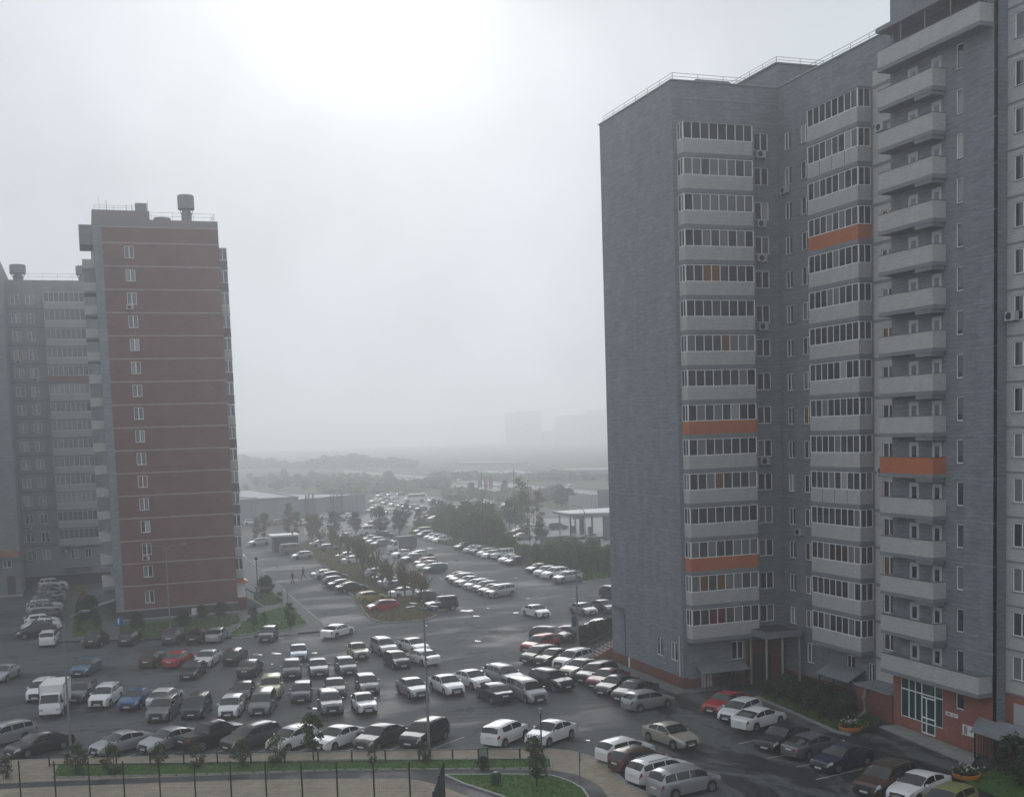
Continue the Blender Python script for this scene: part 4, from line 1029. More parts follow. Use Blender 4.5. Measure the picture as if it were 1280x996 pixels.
def car_meshes(kind):
    d = KINDS[kind]; s = Shape(d); P_ = {}
    b = MB(); xs = s.stations(); rows = []
    for x in xs:
        p = s.sect(x)
        rows.append([(x, q[0], q[1]) for q in p] + [(x, -q[0], q[1]) for q in p[-2::-1]])
    n = len(rows[0]); vs = [q for r in rows for q in r]; fs = []
    for i in range(len(rows) - 1):
        for k in range(n - 1): a = i * n + k; fs.append((a, a + 1, a + n + 1, a + n))
    fs.append(tuple(range(n - 1, -1, -1))); fs.append(tuple(range((len(rows) - 1) * n, len(rows) * n)))
    b.add(vs, fs, 0)
    if kind == 'pickup': b.box(-2.5, -1.0, -.72, .72, 1.10, 1.155, 1)
    P_['body'] = b.mesh('body', [trim, trim], True, 42)
    u = MB(); W = d['W'] / 2; zc = d['cl'] + .02
    u.box(-s.h2 + .25, s.h2 - .25, -W + .32, W - .32, zc, .62)
    for a in s.axles:
        for sd in (-1, 1): y0, y1 = sorted((sd * (W - .36), sd * (W - .07))); u.box(a - s.ra - .02, a + s.ra + .02, y0, y1, .30, min(d['r'] + s.ra - .01, interp(d['belt'], a) - .08))
    u.box(s.axles[1] + s.ra + .03, s.axles[0] - s.ra - .03, -W + .02, W - .02, d['cl'] - .03, d['cl'] + .06)
    P_['underbody'] = u.mesh('underbody', [trim])

    def panel(x0, x1, v0, v1, sides, name, m_, off=.009, nx=5, nv=3):
        q = MB()
        for sd in sides:
            vs = []
            for i in range(nx + 1):
                for j in range(nv + 1):
                    x = x0 + (x1 - x0) * i / nx; v = v0 + (v1 - v0) * j / nv
                    p = s.S(x, v, sd); e = 1e-3
                    tx = s.S(min(x + .02, s.h2), v, sd) - s.S(max(x - .02, -s.h2), v, sd); tv = s.S(x, min(v + .05, 7), sd) - s.S(x, max(v - .05, 0), sd)
                    nn = tx.cross(tv); nn = nn.normalized() * (sd * 1) if nn.length > 1e-9 else Vector((0, 0, 1))
                    if nn.dot(Vector((0, sd, .6))) < 0: nn = -nn
                    vs.append(p + nn * off)
            fs = []
            for i in range(nx):
                for j in range(nv):
                    a = i * (nv + 1) + j; f = (a, a + 1, a + nv + 2, a + nv + 1)
                    fs.append(f if sd < 0 else tuple(reversed(f)))
            q.add(vs, fs)
        return q.mesh(name, [m_], True, 60)
    P_['windshield'] = panel(d['ws'][0], d['ws'][1], 5.08, 7, (-1, 1), 'windshield', car_glass)
    P_['rear_window'] = panel(d['rg'][0], d['rg'][1], 5.08, 7, (-1, 1), 'rear_window', car_glass)
    for sd in (-1, 1):
        P_['side_window', sd] = [panel(a, c, 4.12, 4.93, (sd,), 'side_window', car_glass, .007, 4, 2) for a, c in d['side']]
        P_['headlight', sd] = panel(s.h2 - .42, s.h2 - .03, 2.55, 4.9, (sd,), 'headlight', lamp_glass, .010, 4, 3)
        P_['tail_light', sd] = panel(-s.h2 + .008, -s.h2 + .20, 2.1, 3.9, (sd,), 'tail_light', tail_m, .011, 2, 2)
        q = MB(); q.box(-.06, .06, *sorted((sd * (s.half(.9) - .02), sd * (s.half(.9) + .17))), -.07, .07)
        xm = d['ws'][1] - .32
        q.v = [(x * (.7 if abs(y) > s.half(.9) + .1 else 1) + xm, y, z + interp(d['belt'], xm) + .11) for x, y, z in q.v]
        P_['side_mirror', sd] = q.mesh('side_mirror', [trim])
    q = MB(); zg = .40 if kind not in ('suv', 'offroad', 'pickup') else .52
    q.box(s.h2 - .02, s.h2 + .012, -.5, .5, zg - .09, zg + .09); q.box(s.h2 - .10, s.h2 + .006, -.62, .62, d['cl'] + .06, d['cl'] + .15); P_['grille'] = q.mesh('grille', [trim])
    P_['upper_grille'] = panel(s.h2 - .085, s.h2 - .006, 5.75, 7, (-1, 1), 'upper_grille', trim, .008, 2, 2)
    q = MB(); q.box(s.h2 + .012, s.h2 + .022, -.26, .26, zg - .06, zg + .05); P_['front_plate'] = q.mesh('licence_plate', [plate_m])
    zr = .74 if kind in ('sedan', 'hatch', 'wagon', 'minivan', 'old_sedan') else .86
    q = MB(); q.box(-s.h2 - .018, -s.h2 + .06, -.26, .26, zr - .06, zr + .05); P_['rear_plate'] = q.mesh('licence_plate', [plate_m])
    q = MB(); r = d['r']; t = .21
    prof = [(.0, -t / 2), (r * .62, -t / 2), (r * .95, -t / 2), (r, -t / 2 + .03), (r, t / 2 - .03), (r * .95, t / 2), (r * .64, t / 2), (r * .60, t / 2 - .03), (0, t / 2 - .03)]
    q.lathe(prof, 0, 0, 18); q.v = [(x, z, y) for x, y, z in q.v]; q.f = [tuple(reversed(f)) for f in q.f]
    P_['tyre'] = q.mesh('wheel', [rubber], True, 40)
    q = MB(); q.lathe([(r * .16, t / 2 - .012), (r * .14, t / 2 + .004)], 0, 0, 10)
    for k in range(7):
        a = 2 * math.pi * k / 7; q.bar((math.cos(a) * r * .08, math.sin(a) * r * .08, t / 2 - .012), (math.cos(a) * r * .63, math.sin(a) * r * .63, t / 2 - .012), r * .17, .02)
    ring = MB(); ring.lathe([(r * .68, t / 2 - .01), (r * .66, t / 2 + .006), (r * .58, t / 2 + .006), (r * .57, t / 2 - .02)], 0, 0, 18)
    ring.f = ring.f[:-2]; q.add(ring.v, ring.f); q.v = [(x, z, y) for x, y, z in q.v]; q.f = [tuple(reversed(f)) for f in q.f]
    P_['rim'] = q.mesh('rim', [rim_m])
    if kind in ('suv', 'wagon', 'offroad'):
        q = MB()
        for sd in (-1, 1):
            a = s.S(-1.5, 5.6, sd) + Vector((0, 0, .05)); c = s.S(.1, 5.6, sd) + Vector((0, 0, .05)); mid = s.S(-.7, 5.6, sd) + Vector((0, 0, .055))
            q.bar(a, mid, .035); q.bar(mid, c, .035)
        P_['roof_rail'] = q.mesh('roof_rail', [steel])
    # one light mesh for the cars too far off to show parts
    low = MB(); low.v = list(b.v); low.f = list(b.f); low.mi = [0] * len(b.f)
    P_['shape'] = s
    return P_


CARM = {}
PAINT = {}


def paint(name):
    if name in PAINT: return PAINT[name]
    c, mt, ro = {
        'white': ((.70, .71, .72), 0, .35), 'pearl': ((.60, .60, .58), 0, .35), 'silver': ((.36, .375, .39), .55, .36), 'grey': ((.16, .17, .18), .5, .36), 'dark grey': ((.065, .07, .075), .4, .36),
        'black': ((.010, .0105, .012), 0, .3), 'navy': ((.015, .022, .05), .2, .3), 'blue': ((.018, .075, .22), .2, .32), 'steel blue': ((.05, .12, .19), .3, .34), 'light blue': ((.20, .27, .34), .4, .36),
        'red': ((.36, .012, .02), 0, .3), 'dark red': ((.15, .012, .018), .1, .32), 'brown': ((.07, .035, .022), .3, .35), 'beige': ((.42, .40, .34), .4, .38), 'green': ((.02, .085, .062), .2, .33), 'dark green': ((.018, .032, .03), .2, .33),
        'olive': ((.22, .23, .08), .1, .4), 'yellow': ((.30, .26, .05), .1, .38), 'greygreen': ((.10, .125, .12), .4, .36), 'pale yellow': ((.42, .40, .22), .1, .4)}[name]
    PAINT[name] = mat('paint_' + name.replace(' ', '_'), c, ro, .5, metal=mt, coat=.45)
    return PAINT[name]


FOOT = []                                                  # (x, y, heading, L, W, label) for a clearance check


def car_at(kind, x0, x1, yb, head, height=None):
    """ground point whose car spans picture columns x0..x1 and reaches down to row yb"""
    d = KINDS[kind]; L_, W_ = d['L'] * CS, d['W'] * CS; Hh = max(p[1] for p in d['top']) * CS
    a = math.radians(head); c, s = math.cos(a), math.sin(a)
    X, Y = G((x0 + x1) / 2, yb - 6)
    for _ in range(25):
        xs = []; ys = []
        for u, v in ((.47, .42), (.47, -.42), (-.47, .42), (-.47, -.42), (.2, .5), (.2, -.5), (-.2, .5), (-.2, -.5)):
            for z in (0, .55 * Hh):
                p = proj(X + c * u * L_ - s * v * W_, Y + s * u * L_ + c * v * W_, z); xs.append(p[0])
                if z == 0: ys.append(p[1])
        dx = (x0 + x1) / 2 - (min(xs) + max(xs)) / 2; dy = yb - max(ys)
        q = proj(X, Y, 0); X, Y = G(q[0] + dx, q[1] + dy)
    return X, Y


def make_car(kind, colour, X, Y, head, label, group, name, cat, detail=2, z=0.0):
    if kind not in CARM: CARM[kind] = car_meshes(kind)
    M_ = CARM[kind]; d = KINDS[kind]; pm = paint(colour)
    t = thing(name, label, cat, (X, Y, z), math.radians(head), group); _s = CS * random.uniform(.965, 1.035); t.scale = (_s, CS * random.uniform(.98, 1.02), CS * random.uniform(.97, 1.035))
    FOOT.append((X, Y, head, d['L'] * CS, d['W'] * CS, label))
    o = put('body', M_['body'], t, (0, 0, 0), 0, pm)
    put('underbody', M_['underbody'], t, (0, 0, 0))
    put('windshield', M_['windshield'], t, (0, 0, 0)); put('rear_window', M_['rear_window'], t, (0, 0, 0))
    for sd in (-1, 1):
        for w in M_['side_window', sd]: put('side_window', w, t, (0, 0, 0))
        put('tail_light', M_['tail_light', sd], t, (0, 0, 0)); put('headlight', M_['headlight', sd], t, (0, 0, 0))
        if detail > 1:
            mo = put('side_mirror', M_['side_mirror', sd], t, (0, 0, 0), 0, pm)
        for ax in M_['shape'].axles:
            w = put('wheel', M_['tyre'], t, (ax, sd * (d['W'] / 2 - .125), d['r']), 0 if sd > 0 else math.pi)
            if detail > 1: put('rim', M_['rim'], w, (0, 0, 0))
    if detail > 1:
        put('grille', M_['grille'], t, (0, 0, 0)); put('upper_grille', M_['upper_grille'], t, (0, 0, 0)); put('licence_plate', M_['front_plate'], t, (0, 0, 0)); put('licence_plate', M_['rear_plate'], t, (0, 0, 0))
        if 'roof_rail' in M_: put('roof_rail', M_['roof_rail'], t, (0, 0, 0))
    return t


NAMES = {'sedan': 'sedan_car', 'old_sedan': 'sedan_car', 'hatch': 'hatchback_car', 'suv': 'suv_car', 'wagon': 'estate_car', 'minivan': 'people_carrier', 'boxy': 'hatchback_car', 'offroad': 'offroad_car', 'van': 'van', 'pickup': 'pickup_truck'}
CATS = {'van': 'van', 'pickup': 'pickup truck'}
#  kind, colour, x0, x1, bottom row, heading, label
CARS = [
 ('cars along the kerb before the red tower', [
  ('suv', 'black', 104, 138, 811, 72, 'black off-road style car at the kerb left of the blue parking sign'),
  ('hatch', 'black', 148, 177, 809, 70, 'small black hatchback at the kerb just right of the blue parking sign'),
  ('suv', 'dark grey', 203, 234, 807.6, 68, 'dark grey tall car at the kerb beneath the twin-arm street lamp'),
  ('sedan', 'black', 235, 258.5, 807, 70, 'black saloon at the kerb between a dark grey car and a silver saloon'),
  ('sedan', 'silver', 258.5, 284, 805, 70, 'silver saloon at the kerb, rightmost of the four before the red tower'),
  ('hatch', 'black', 321, 350, 804, -108, 'black hatchback with its nose to us beside the striped kerb and triangular lawn'),
  ('suv', 'white', 48, 74, 810.5, 86, 'white tall car seen from behind at the end of the left row'),
  ('sedan', 'white', 404, 440, 799.5, 42, 'white saloon turning into the road beside the end of the white kerb')]),
 ('cars in the second rank of the yard', [
  ('sedan', 'steel blue', 88, 127.5, 847, -110, 'teal blue saloon standing alone on the left of the yard'),
  ('hatch', 'brown', 176, 207, 836.5, 66, 'brown hatchback seen from behind, left of the bright red car'),
  ('sedan', 'red', 205, 241, 836.5, 62, 'bright red saloon with a black rear window in the middle of the yard'),
  ('sedan', 'white', 244, 275, 836, -112, 'white saloon facing us behind the black saloon, right of the red car'),
  ('sedan', 'black', 225, 258, 851, -111, 'glossy black saloon in front of the white saloon near the red car'),
  ('hatch', 'black', 281, 307, 833, 68, 'black hatchback seen from behind, between the white and dark saloons'),
  ('sedan', 'dark grey', 296.5, 328, 849, 69, 'charcoal saloon seen from behind, just below the small black hatchback'),
  ('sedan', 'silver', -14, 25, 855, -111, 'silver saloon cut off by the left edge of the photo')]),
 ('cars in the third rank of the yard', [
  ('suv', 'white', 36, 70, 880, -106, 'white tall car half hidden behind the white box truck'),
  ('suv', 'dark grey', 86, 118, 882.5, -108, 'dark tall car squeezed in right of the white box truck'),
  ('suv', 'white', 111, 153, 887.7, -109, 'white compact off-roader with dark glass, left of the deep blue saloon'),
  ('sedan', 'blue', 149.5, 191, 889.5, -113, 'deep blue saloon facing us, the brightest blue car in the yard'),
  ('sedan', 'pearl', 186, 226, 888, 64, 'off-white saloon seen from behind over the grey crossover roof'),
  ('suv', 'grey', 182, 227, 905.5, -110, 'grey crossover facing us in front of the off-white saloon'),
  ('suv', 'dark green', 227, 265, 901.5, -108, 'dark green-black crossover with a big bonnet, right of the grey crossover'),
  ('hatch', 'white', 272.5, 306.5, 900, -107, 'small white hatchback with a round black grille facing us'),
  ('sedan', 'dark green', 287, 320.5, 880, -105, 'dark green saloon behind the small white hatchback'),
  ('suv', 'pale yellow', 327, 351.5, 876.5, -103, 'pale yellow car peeking out behind a grey people carrier'),
  ('minivan', 'grey', 309, 348, 897, -107, 'grey people carrier facing us with a pale yellow car behind it')]),
 ('cars in the middle of the yard', [
  ('sedan', 'light blue', 361, 385.5, 829, -98, 'light blue saloon, rearmost of the middle file by the puddles'),
  ('hatch', 'dark grey', 351, 378.5, 850, -99, 'dark grey hatchback directly in front of the light blue saloon'),
  ('sedan', 'greygreen', 385, 410, 848, -96, 'grey-green saloon right of the dark grey hatchback'),
  ('hatch', 'greygreen', 419, 445.5, 846, -92, 'grey-blue hatchback facing us near the old beige saloon'),
  ('hatch', 'navy', 361, 394, 881, -103, 'dark navy hatchback with pale roof glare, left of two cars parked nose to tail'),
  ('sedan', 'dark grey', 406, 431.5, 875, -98, 'dark grey saloon wedged behind the silver-nosed off-roader'),
  ('suv', 'grey', 398, 427, 896.5, -95, 'grey boxy off-roader with a white number plate, in front of a dark saloon'),
  ('hatch', 'grey', 446, 472, 870, -94, 'grey hatchback behind the old white saloon'),
  ('old_sedan', 'white', 440, 470, 895, -91, 'old boxy white saloon facing us in the middle of the yard'),
  ('old_sedan', 'beige', 435, 460, 826, -90, 'old boxy beige saloon at the back of the middle group'),
  ('suv', 'silver', 466, 494, 822, -86, 'silver off-roader behind a black hatchback in the middle of the yard'),
  ('hatch', 'black', 481.5, 511, 838, -85, 'black hatchback facing us between silver off-roader and white saloons'),
  ('sedan', 'white', 501, 533, 819, -78, 'white saloon facing us behind another white saloon near the lamp pole'),
  ('sedan', 'white', 511, 544, 834, 106, 'white saloon seen from behind, crossed by the tall central lamp pole'),
  ('sedan', 'silver', 499, 532.5, 875.5, -85, 'silver saloon facing us just left of the tall central lamp pole'),
  ('sedan', 'white', 542, 575, 871.5, -84, 'white saloon with black grille just right of the tall central lamp pole'),
  ('sedan', 'white', 570.5, 608.5, 863.5, -76, 'white sporty saloon standing beside the group of bright puddles'),
  ('suv', 'silver', 613, 647.5, 861.5, -76, 'silver off-roader behind the silver people carrier'),
  ('sedan', 'navy', 600, 636, 882.5, 96, 'dark navy saloon seen from behind in the open part of the yard'),
  ('minivan', 'silver', 641, 676, 881.5, -83, 'silver people carrier with black grille facing us in the open yard'),
  ('suv', 'black', 668, 711, 867, -73, 'black off-roader with roof rails standing across the row by the grey block')]),
 ('cars in the row along the grey block', [
  ('suv', 'dark green', 670.5, 707.5, 805, -50, 'dark green estate-like off-roader beside the foot of the outdoor stair'),
  ('sedan', 'black', 697, 726, 801, -48, 'black saloon behind the blue sign at the hedge by the stair'),
  ('suv', 'red', 650, 701, 819, -154, 'red off-roader, rearmost of the slanted row along the grey block'),
  ('hatch', 'dark grey', 651, 698, 831.5, -154, 'dark grey hatchback next to the red off-roader'),
  ('sedan', 'black', 672, 714, 834.5, -154, 'low black coupe-like saloon, third in the slanted row from the stair'),
  ('suv', 'white', 694, 739, 840, -153, 'white off-roader with bright roof in the slanted row'),
  ('sedan', 'beige', 702, 751, 849.5, -153, 'cream saloon in the slanted row behind a black tall car'),
  ('suv', 'black', 719, 772, 858, -151, 'black tall car with pale bonnet in the slanted row'),
  ('sedan', 'dark red', 731.5, 788, 863.5, -151, 'dark red saloon in the slanted row along the grey block'),
  ('sedan', 'black', 745, 797, 872, -151, 'black saloon in the slanted row right after the dark red one'),
  ('sedan', 'dark grey', 762, 825, 880, -154, 'dark saloon with a pale bonnet beside the silver hatchback'),
  ('hatch', 'silver', 777, 843, 891.5, 9, 'silver hatchback seen from its side, nearest of the slanted row')]),
 ('cars parked at the front', [
  ('boxy', 'white', 603, 660, 937, 38, 'white boxy hatchback with dark rear window seen from behind at the pavement'),
  ('sedan', 'white', 660, 718, 936.5, -149, 'white saloon with its bonnet towards the small tree at the front'),
  ('wagon', 'silver', -22, 29, 940, -146, 'silver estate car cut by the left edge in the front row'),
  ('sedan', 'black', 15, 84, 950, -149, 'black saloon left of the leaning lamp pole in the front row'),
  ('sedan', 'silver', 116, 188, 948.5, -149, 'silver-beige saloon, first right of the left lamp pole in the front row'),
  ('sedan', 'silver', 178.5, 246, 944.5, -147, 'silver saloon with sloping nose beside the black pickup'),
  ('pickup', 'black', 228, 302, 943, 31, 'black pickup truck with its tail towards the fence'),
  ('suv', 'dark grey', 279, 348, 944, -148, 'dark grey off-roader right of the black pickup'),
  ('hatch', 'white', 337, 393, 943.5, -143, 'white hatchback half hidden by a leafy shrub in the front row'),
  ('sedan', 'white', 392, 453, 942, -142, 'white saloon right of the leafy shrub in the front row'),
  ('sedan', 'dark grey', 445, 504.5, 941, -139, 'charcoal saloon between the white saloon and black off-roader in front'),
  ('suv', 'black', 502, 559, 939.5, -138, 'black off-roader right behind the tall central lamp pole')]),
 ('cars on the damp drive', [
  ('sedan', 'beige', 807, 869, 939.5, -79, 'champagne saloon driving alone on the damp drive'),
  ('hatch', 'white', 750, 813, 958, 14, 'old white hatchback seen from behind, first beside the tan pavement'),
  ('hatch', 'brown', 767, 829, 971, 14, 'dark brown hatchback between two white cars by the tan pavement'),
  ('wagon', 'white', 784, 868, 986.5, 13, 'long white estate with roof rails by the tan pavement'),
  ('minivan', 'silver', 811, 899, 1003, 11, 'silver people carrier at the bottom edge of the photo'),
  ('sedan', 'red', 874, 942, 895.5, -154, 'red saloon parked under the shrubs by the porch'),
  ('hatch', 'white', 896, 954, 906, -153, 'white compact car right of the red saloon by the porch'),
  ('sedan', 'white', 915, 982, 917, 20, 'white saloon seen from behind, third by the porch'),
  ('sedan', 'black', 945, 1012, 943, -155, 'black saloon on the drive with bright headlamps'),
  ('sedan', 'grey', 979, 1054, 952.5, 12, 'mid grey saloon seen from behind between two dark saloons'),
  ('sedan', 'navy', 1014, 1093, 969.5, -166, 'dark navy saloon on the drive below the orange flower tub'),
  ('suv', 'brown', 1063, 1150, 1003, -160, 'very dark brown off-roader at the lower right'),
  ('sedan', 'white', 1106, 1191, 1009, -160, 'bright white saloon at the bottom right'),
  ('hatch', 'olive', 1147, 1222, 1031, -160, 'olive green car whose roof just shows at the bottom right edge')]),
 ('cars on the open middle of the lot', [
  ('sedan', 'white', 655.5, 684.5, 774, -80, 'white saloon driving alone across the open lot'),
  ('sedan', 'silver', 714.5, 743.5, 771, -81, 'silver saloon crossed by the right-hand lamp pole'),
  ('sedan', 'dark grey', 740, 770, 768, -80, 'dark saloon partly hidden by the corner of the grey block'),
  ('suv', 'dark grey', 752, 780, 751, -80, 'dark tall car just showing beside the edge of the grey block'),
  ('sedan', 'silver', 734, 773, 793.5, 8, 'silver car half hidden by the hedge above the stair'),
  ('offroad', 'black', 534, 569, 766, -178, 'black boxy off-roader at the near end of the grass island'),
  ('hatch', 'dark grey', 516, 553.5, 754, 8, 'grey hatchback behind the black boxy off-roader')]),
]
ORD = ['nearest', 'second nearest', 'third nearest', 'fourth', 'fifth', 'sixth', 'seventh', 'eighth', 'ninth', 'tenth', 'eleventh', 'twelfth', 'thirteenth']


def row(group, where, items):
    out = []
    for i, it in enumerate(items):
        k, c, x0, x1, yb, h = it[:6]
        noun = {'sedan': 'saloon', 'hatch': 'hatchback', 'suv': 'off-roader', 'wagon': 'estate car', 'minivan': 'people carrier', 'old_sedan': 'boxy saloon', 'van': 'van', 'boxy': 'hatchback', 'offroad': 'off-roader'}[k]
        out.append((k, c, x0, x1, yb, h, it[6] if len(it) > 6 else f'{c} {noun}, {ORD[i]} in {where}'))
    CARS.append((group, out))


row('cars in the middle row of the lot', 'the middle row of seven slanted cars', [
  ('minivan', 'silver', 608, 643, 748.5, -162), ('sedan', 'dark grey', 598, 634, 745, -162), ('hatch', 'grey', 588, 626, 741.5, -162), ('hatch', 'white', 579, 613, 738.5, -162), ('sedan', 'pearl', 569, 604, 734, -162), ('hatch', 'silver', 561.5, 594, 731, -162), ('sedan', 'black', 556, 592, 728, -162)])
row('cars along the hedge', 'the row along the green hedge', [
  ('suv', 'silver', 691.5, 727, 730, -165), ('suv', 'white', 676, 712, 725, -164), ('hatch', 'pearl', 666, 699, 721.5, -164), ('sedan', 'black', 656.5, 691, 717, -164)])
row('cars along the hedge further off', 'the farther hedge row behind the gap', [
  ('sedan', 'black', 628, 662, 707.5, -164), ('sedan', 'silver', 621, 655, 705, -164), ('offroad', 'white', 615, 641, 700.5, -164), ('hatch', 'white', 601, 629, 699, -164), ('hatch', 'pearl', 596, 623, 696.5, -164), ('suv', 'black', 583, 618, 695, -164), ('hatch', 'silver', 577, 607, 692, -164), ('sedan', 'dark grey', 566, 595, 688.5, -164)])
row('cars at the far end of the hedge', 'the farthest hedge row by the dark shrubs', [
  ('sedan', 'white', 540, 567, 679, -164), ('hatch', 'white', 534, 560, 677, -164), ('hatch', 'pearl', 528, 554, 675.5, -164), ('hatch', 'grey', 519, 544, 672.5, -164), ('suv', 'dark grey', 515, 540, 669, -164)])
row('cars in the left row of the lot', 'the row beside the bare twiggy trees', [
  ('hatch', 'green', 527.5, 559, 717, -163), ('sedan', 'white', 520, 553, 713, -163), ('hatch', 'dark red', 515.5, 547.5, 709, -163), ('sedan', 'grey', 497, 536, 703.5, -163), ('sedan', 'silver', 512, 541, 698.5, 12), ('sedan', 'white', 488.5, 519, 698, -163)])
row('cars beyond the small grey box truck', 'the row beyond the small grey box truck', [
  ('sedan', 'grey', 463, 490, 684, -163), ('hatch', 'silver', 457, 482, 681, -163), ('sedan', 'dark grey', 451, 477, 678, -163)])
row('cars on the left edge of the grass island', 'the file left of the grass island', [
  ('hatch', 'red', 458.5, 498, 766.5, -177), ('hatch', 'yellow', 448, 481, 755, 6), ('sedan', 'black', 421, 458, 742, 6), ('sedan', 'navy', 412, 446, 737.5, 6), ('hatch', 'black', 406, 436, 733.5, 6), ('hatch', 'dark grey', 405, 431, 727, 6), ('sedan', 'white', 391.5, 422, 724.5, 6)])
row('cars by the road', 'the bend of the road near the booth', [
  ('hatch', 'silver', 363.5, 391.5, 700, -168, 'silver hatchback on the road edge in front of the grey minibus'), ('van', 'grey', 350, 381, 694, 6, 'grey minibus parked in front of the white-roofed booth'), ('suv', 'silver', 312.5, 335, 683.5, -168, 'silver off-roader on the road left of the white-roofed booth')])
row('cars behind the twiggy trees', 'the file seen through the bare twigs', [
  ('sedan', 'white', 490, 524, 748.5, 8), ('suv', 'dark grey', 484, 517, 742, 8), ('sedan', 'silver', 475, 508, 735.5, 8), ('sedan', 'dark grey', 468, 500, 729.5, 8), ('hatch', 'silver', 458, 488, 723, 8), ('sedan', 'pearl', 428, 458, 706, 8), ('sedan', 'silver', 421, 450, 701, 8), ('hatch', 'grey', 398, 424, 690, 8), ('sedan', 'silver', 387, 414, 685, 8)])
row('cars in the row by the left block', 'the row before the grey left block', [
  ('suv', 'black', 17, 73, 800.5, -173), ('sedan', 'white', 27, 76, 791, -173), ('hatch', 'white', 30, 76, 785, 7), ('sedan', 'dark grey', 29, 76, 778.5, -173), ('suv', 'silver', 37, 76, 771, 7), ('wagon', 'white', 36, 77, 765, 7), ('sedan', 'dark grey', 41, 80, 759, 7), ('sedan', 'silver', 43, 82, 753.5, -173), ('hatch', 'grey', 45, 82, 748, 7), ('sedan', 'silver', 47, 85, 743, 7), ('suv', 'white', 46, 86, 738, 7),
  ('suv', 'white', -12, 16, 741, 7, 'white off-roader by the door of the projecting dark wing')])
row('cars on the store car park', 'the front of the car park before the grey store', [
  ('hatch', 'dark red', 455, 472, 660, -160), ('sedan', 'dark grey', 475, 490, 672, -30), ('van', 'white', 453, 470, 669, 20), ('sedan', 'white', 426, 443, 674.5, 40), ('sedan', 'white', 428, 442, 648, 30), ('hatch', 'white', 400, 417, 649, -10), ('suv', 'dark grey', 393, 412, 646.5, 10), ('hatch', 'white', 373, 386, 657, 20), ('hatch', 'grey', 340, 356, 657, 10), ('hatch', 'white', 304, 322, 656, 10), ('suv', 'dark grey', 516, 539, 658, 20)])
row('cars at the back of the store car park', 'the slanted rows right of the grey store', [
  ('hatch', 'silver', 532, 556, 640, -150), ('sedan', 'dark grey', 516, 536, 639, -150), ('suv', 'grey', 506, 527, 637.5, -150), ('sedan', 'silver', 499, 519, 636, -150), ('sedan', 'dark grey', 492, 512, 635, -150), ('sedan', 'white', 484, 502, 633, -150), ('sedan', 'silver', 474, 492, 631, -150), ('sedan', 'silver', 461, 479, 638, -150), ('hatch', 'dark grey', 457, 473, 641, -150), ('sedan', 'white', 493, 505, 650, 30), ('sedan', 'silver', 538, 553, 652, 10), ('sedan', 'dark red', 525, 541, 651, 10)])
row('cars at the far edge of the store car park', 'the farthest rank beside the store corner', [
  ('sedan', 'white', 462, 476, 629, -150), ('sedan', 'grey', 474, 488, 626.5, -150), ('hatch', 'white', 486, 499, 625, -150), ('sedan', 'silver', 470, 483, 622, -150), ('sedan', 'white', 482, 495, 620.5, -150), ('hatch', 'grey', 494, 506, 620, -150), ('sedan', 'white', 534, 548, 628, -150), ('sedan', 'silver', 544, 558, 631.5, -150), ('hatch', 'white', 478, 493, 643, -150), ('sedan', 'silver', 499, 515, 644.5, -150), ('sedan', 'grey', 414, 430, 653, 10), ('sedan', 'silver', 470, 486, 656, -150)])
row('cars beyond the willow shrubs', 'the short rank beyond the willow shrubs', [
  ('sedan', 'white', 577, 594, 628, -150), ('sedan', 'silver', 584, 602, 629.5, -150), ('hatch', 'white', 599, 614, 631, -150), ('sedan', 'silver', 609, 626, 632, -150), ('hatch', 'white', 626, 642, 633.5, -150)])
row('cars at the filling station', 'the paved strip left of the filling station', [
  ('sedan', 'grey', 642, 664, 676, 10), ('sedan', 'dark grey', 640, 660, 669.5, 10), ('hatch', 'white', 657, 672, 664, -20), ('suv', 'dark grey', 688, 708, 662.5, -20, 'dark off-roader with a white roof stopped before the filling station canopy')])
row('vehicles on the motorway', 'the foggy motorway lanes', [
  ('sedan', 'grey', 521, 533, 603.5, -95), ('sedan', 'white', 592, 603, 613.5, -95), ('hatch', 'silver', 566, 577, 610.5, -95), ('van', 'white', 568, 579, 605, 85), ('van', 'grey', 629, 642, 616.5, -95), ('sedan', 'grey', 470, 480, 599, -95), ('sedan', 'white', 697, 708, 612, 85), ('van', 'white', 706, 718, 613, 85), ('sedan', 'dark grey', 692, 704, 629, -95)])

for grp, items in CARS:
    for kind, colour, x0, x1, yb, head, label in items:
        X, Y = car_at(kind, x0, x1, yb, head)
        dist = math.hypot(X, Y)
        z = .02 if 'motorway' in grp else .0
        make_car(kind, colour, X, Y, head, label, grp, NAMES[kind], CATS.get(kind, 'car'), 2 if dist < 165 else 1, z)


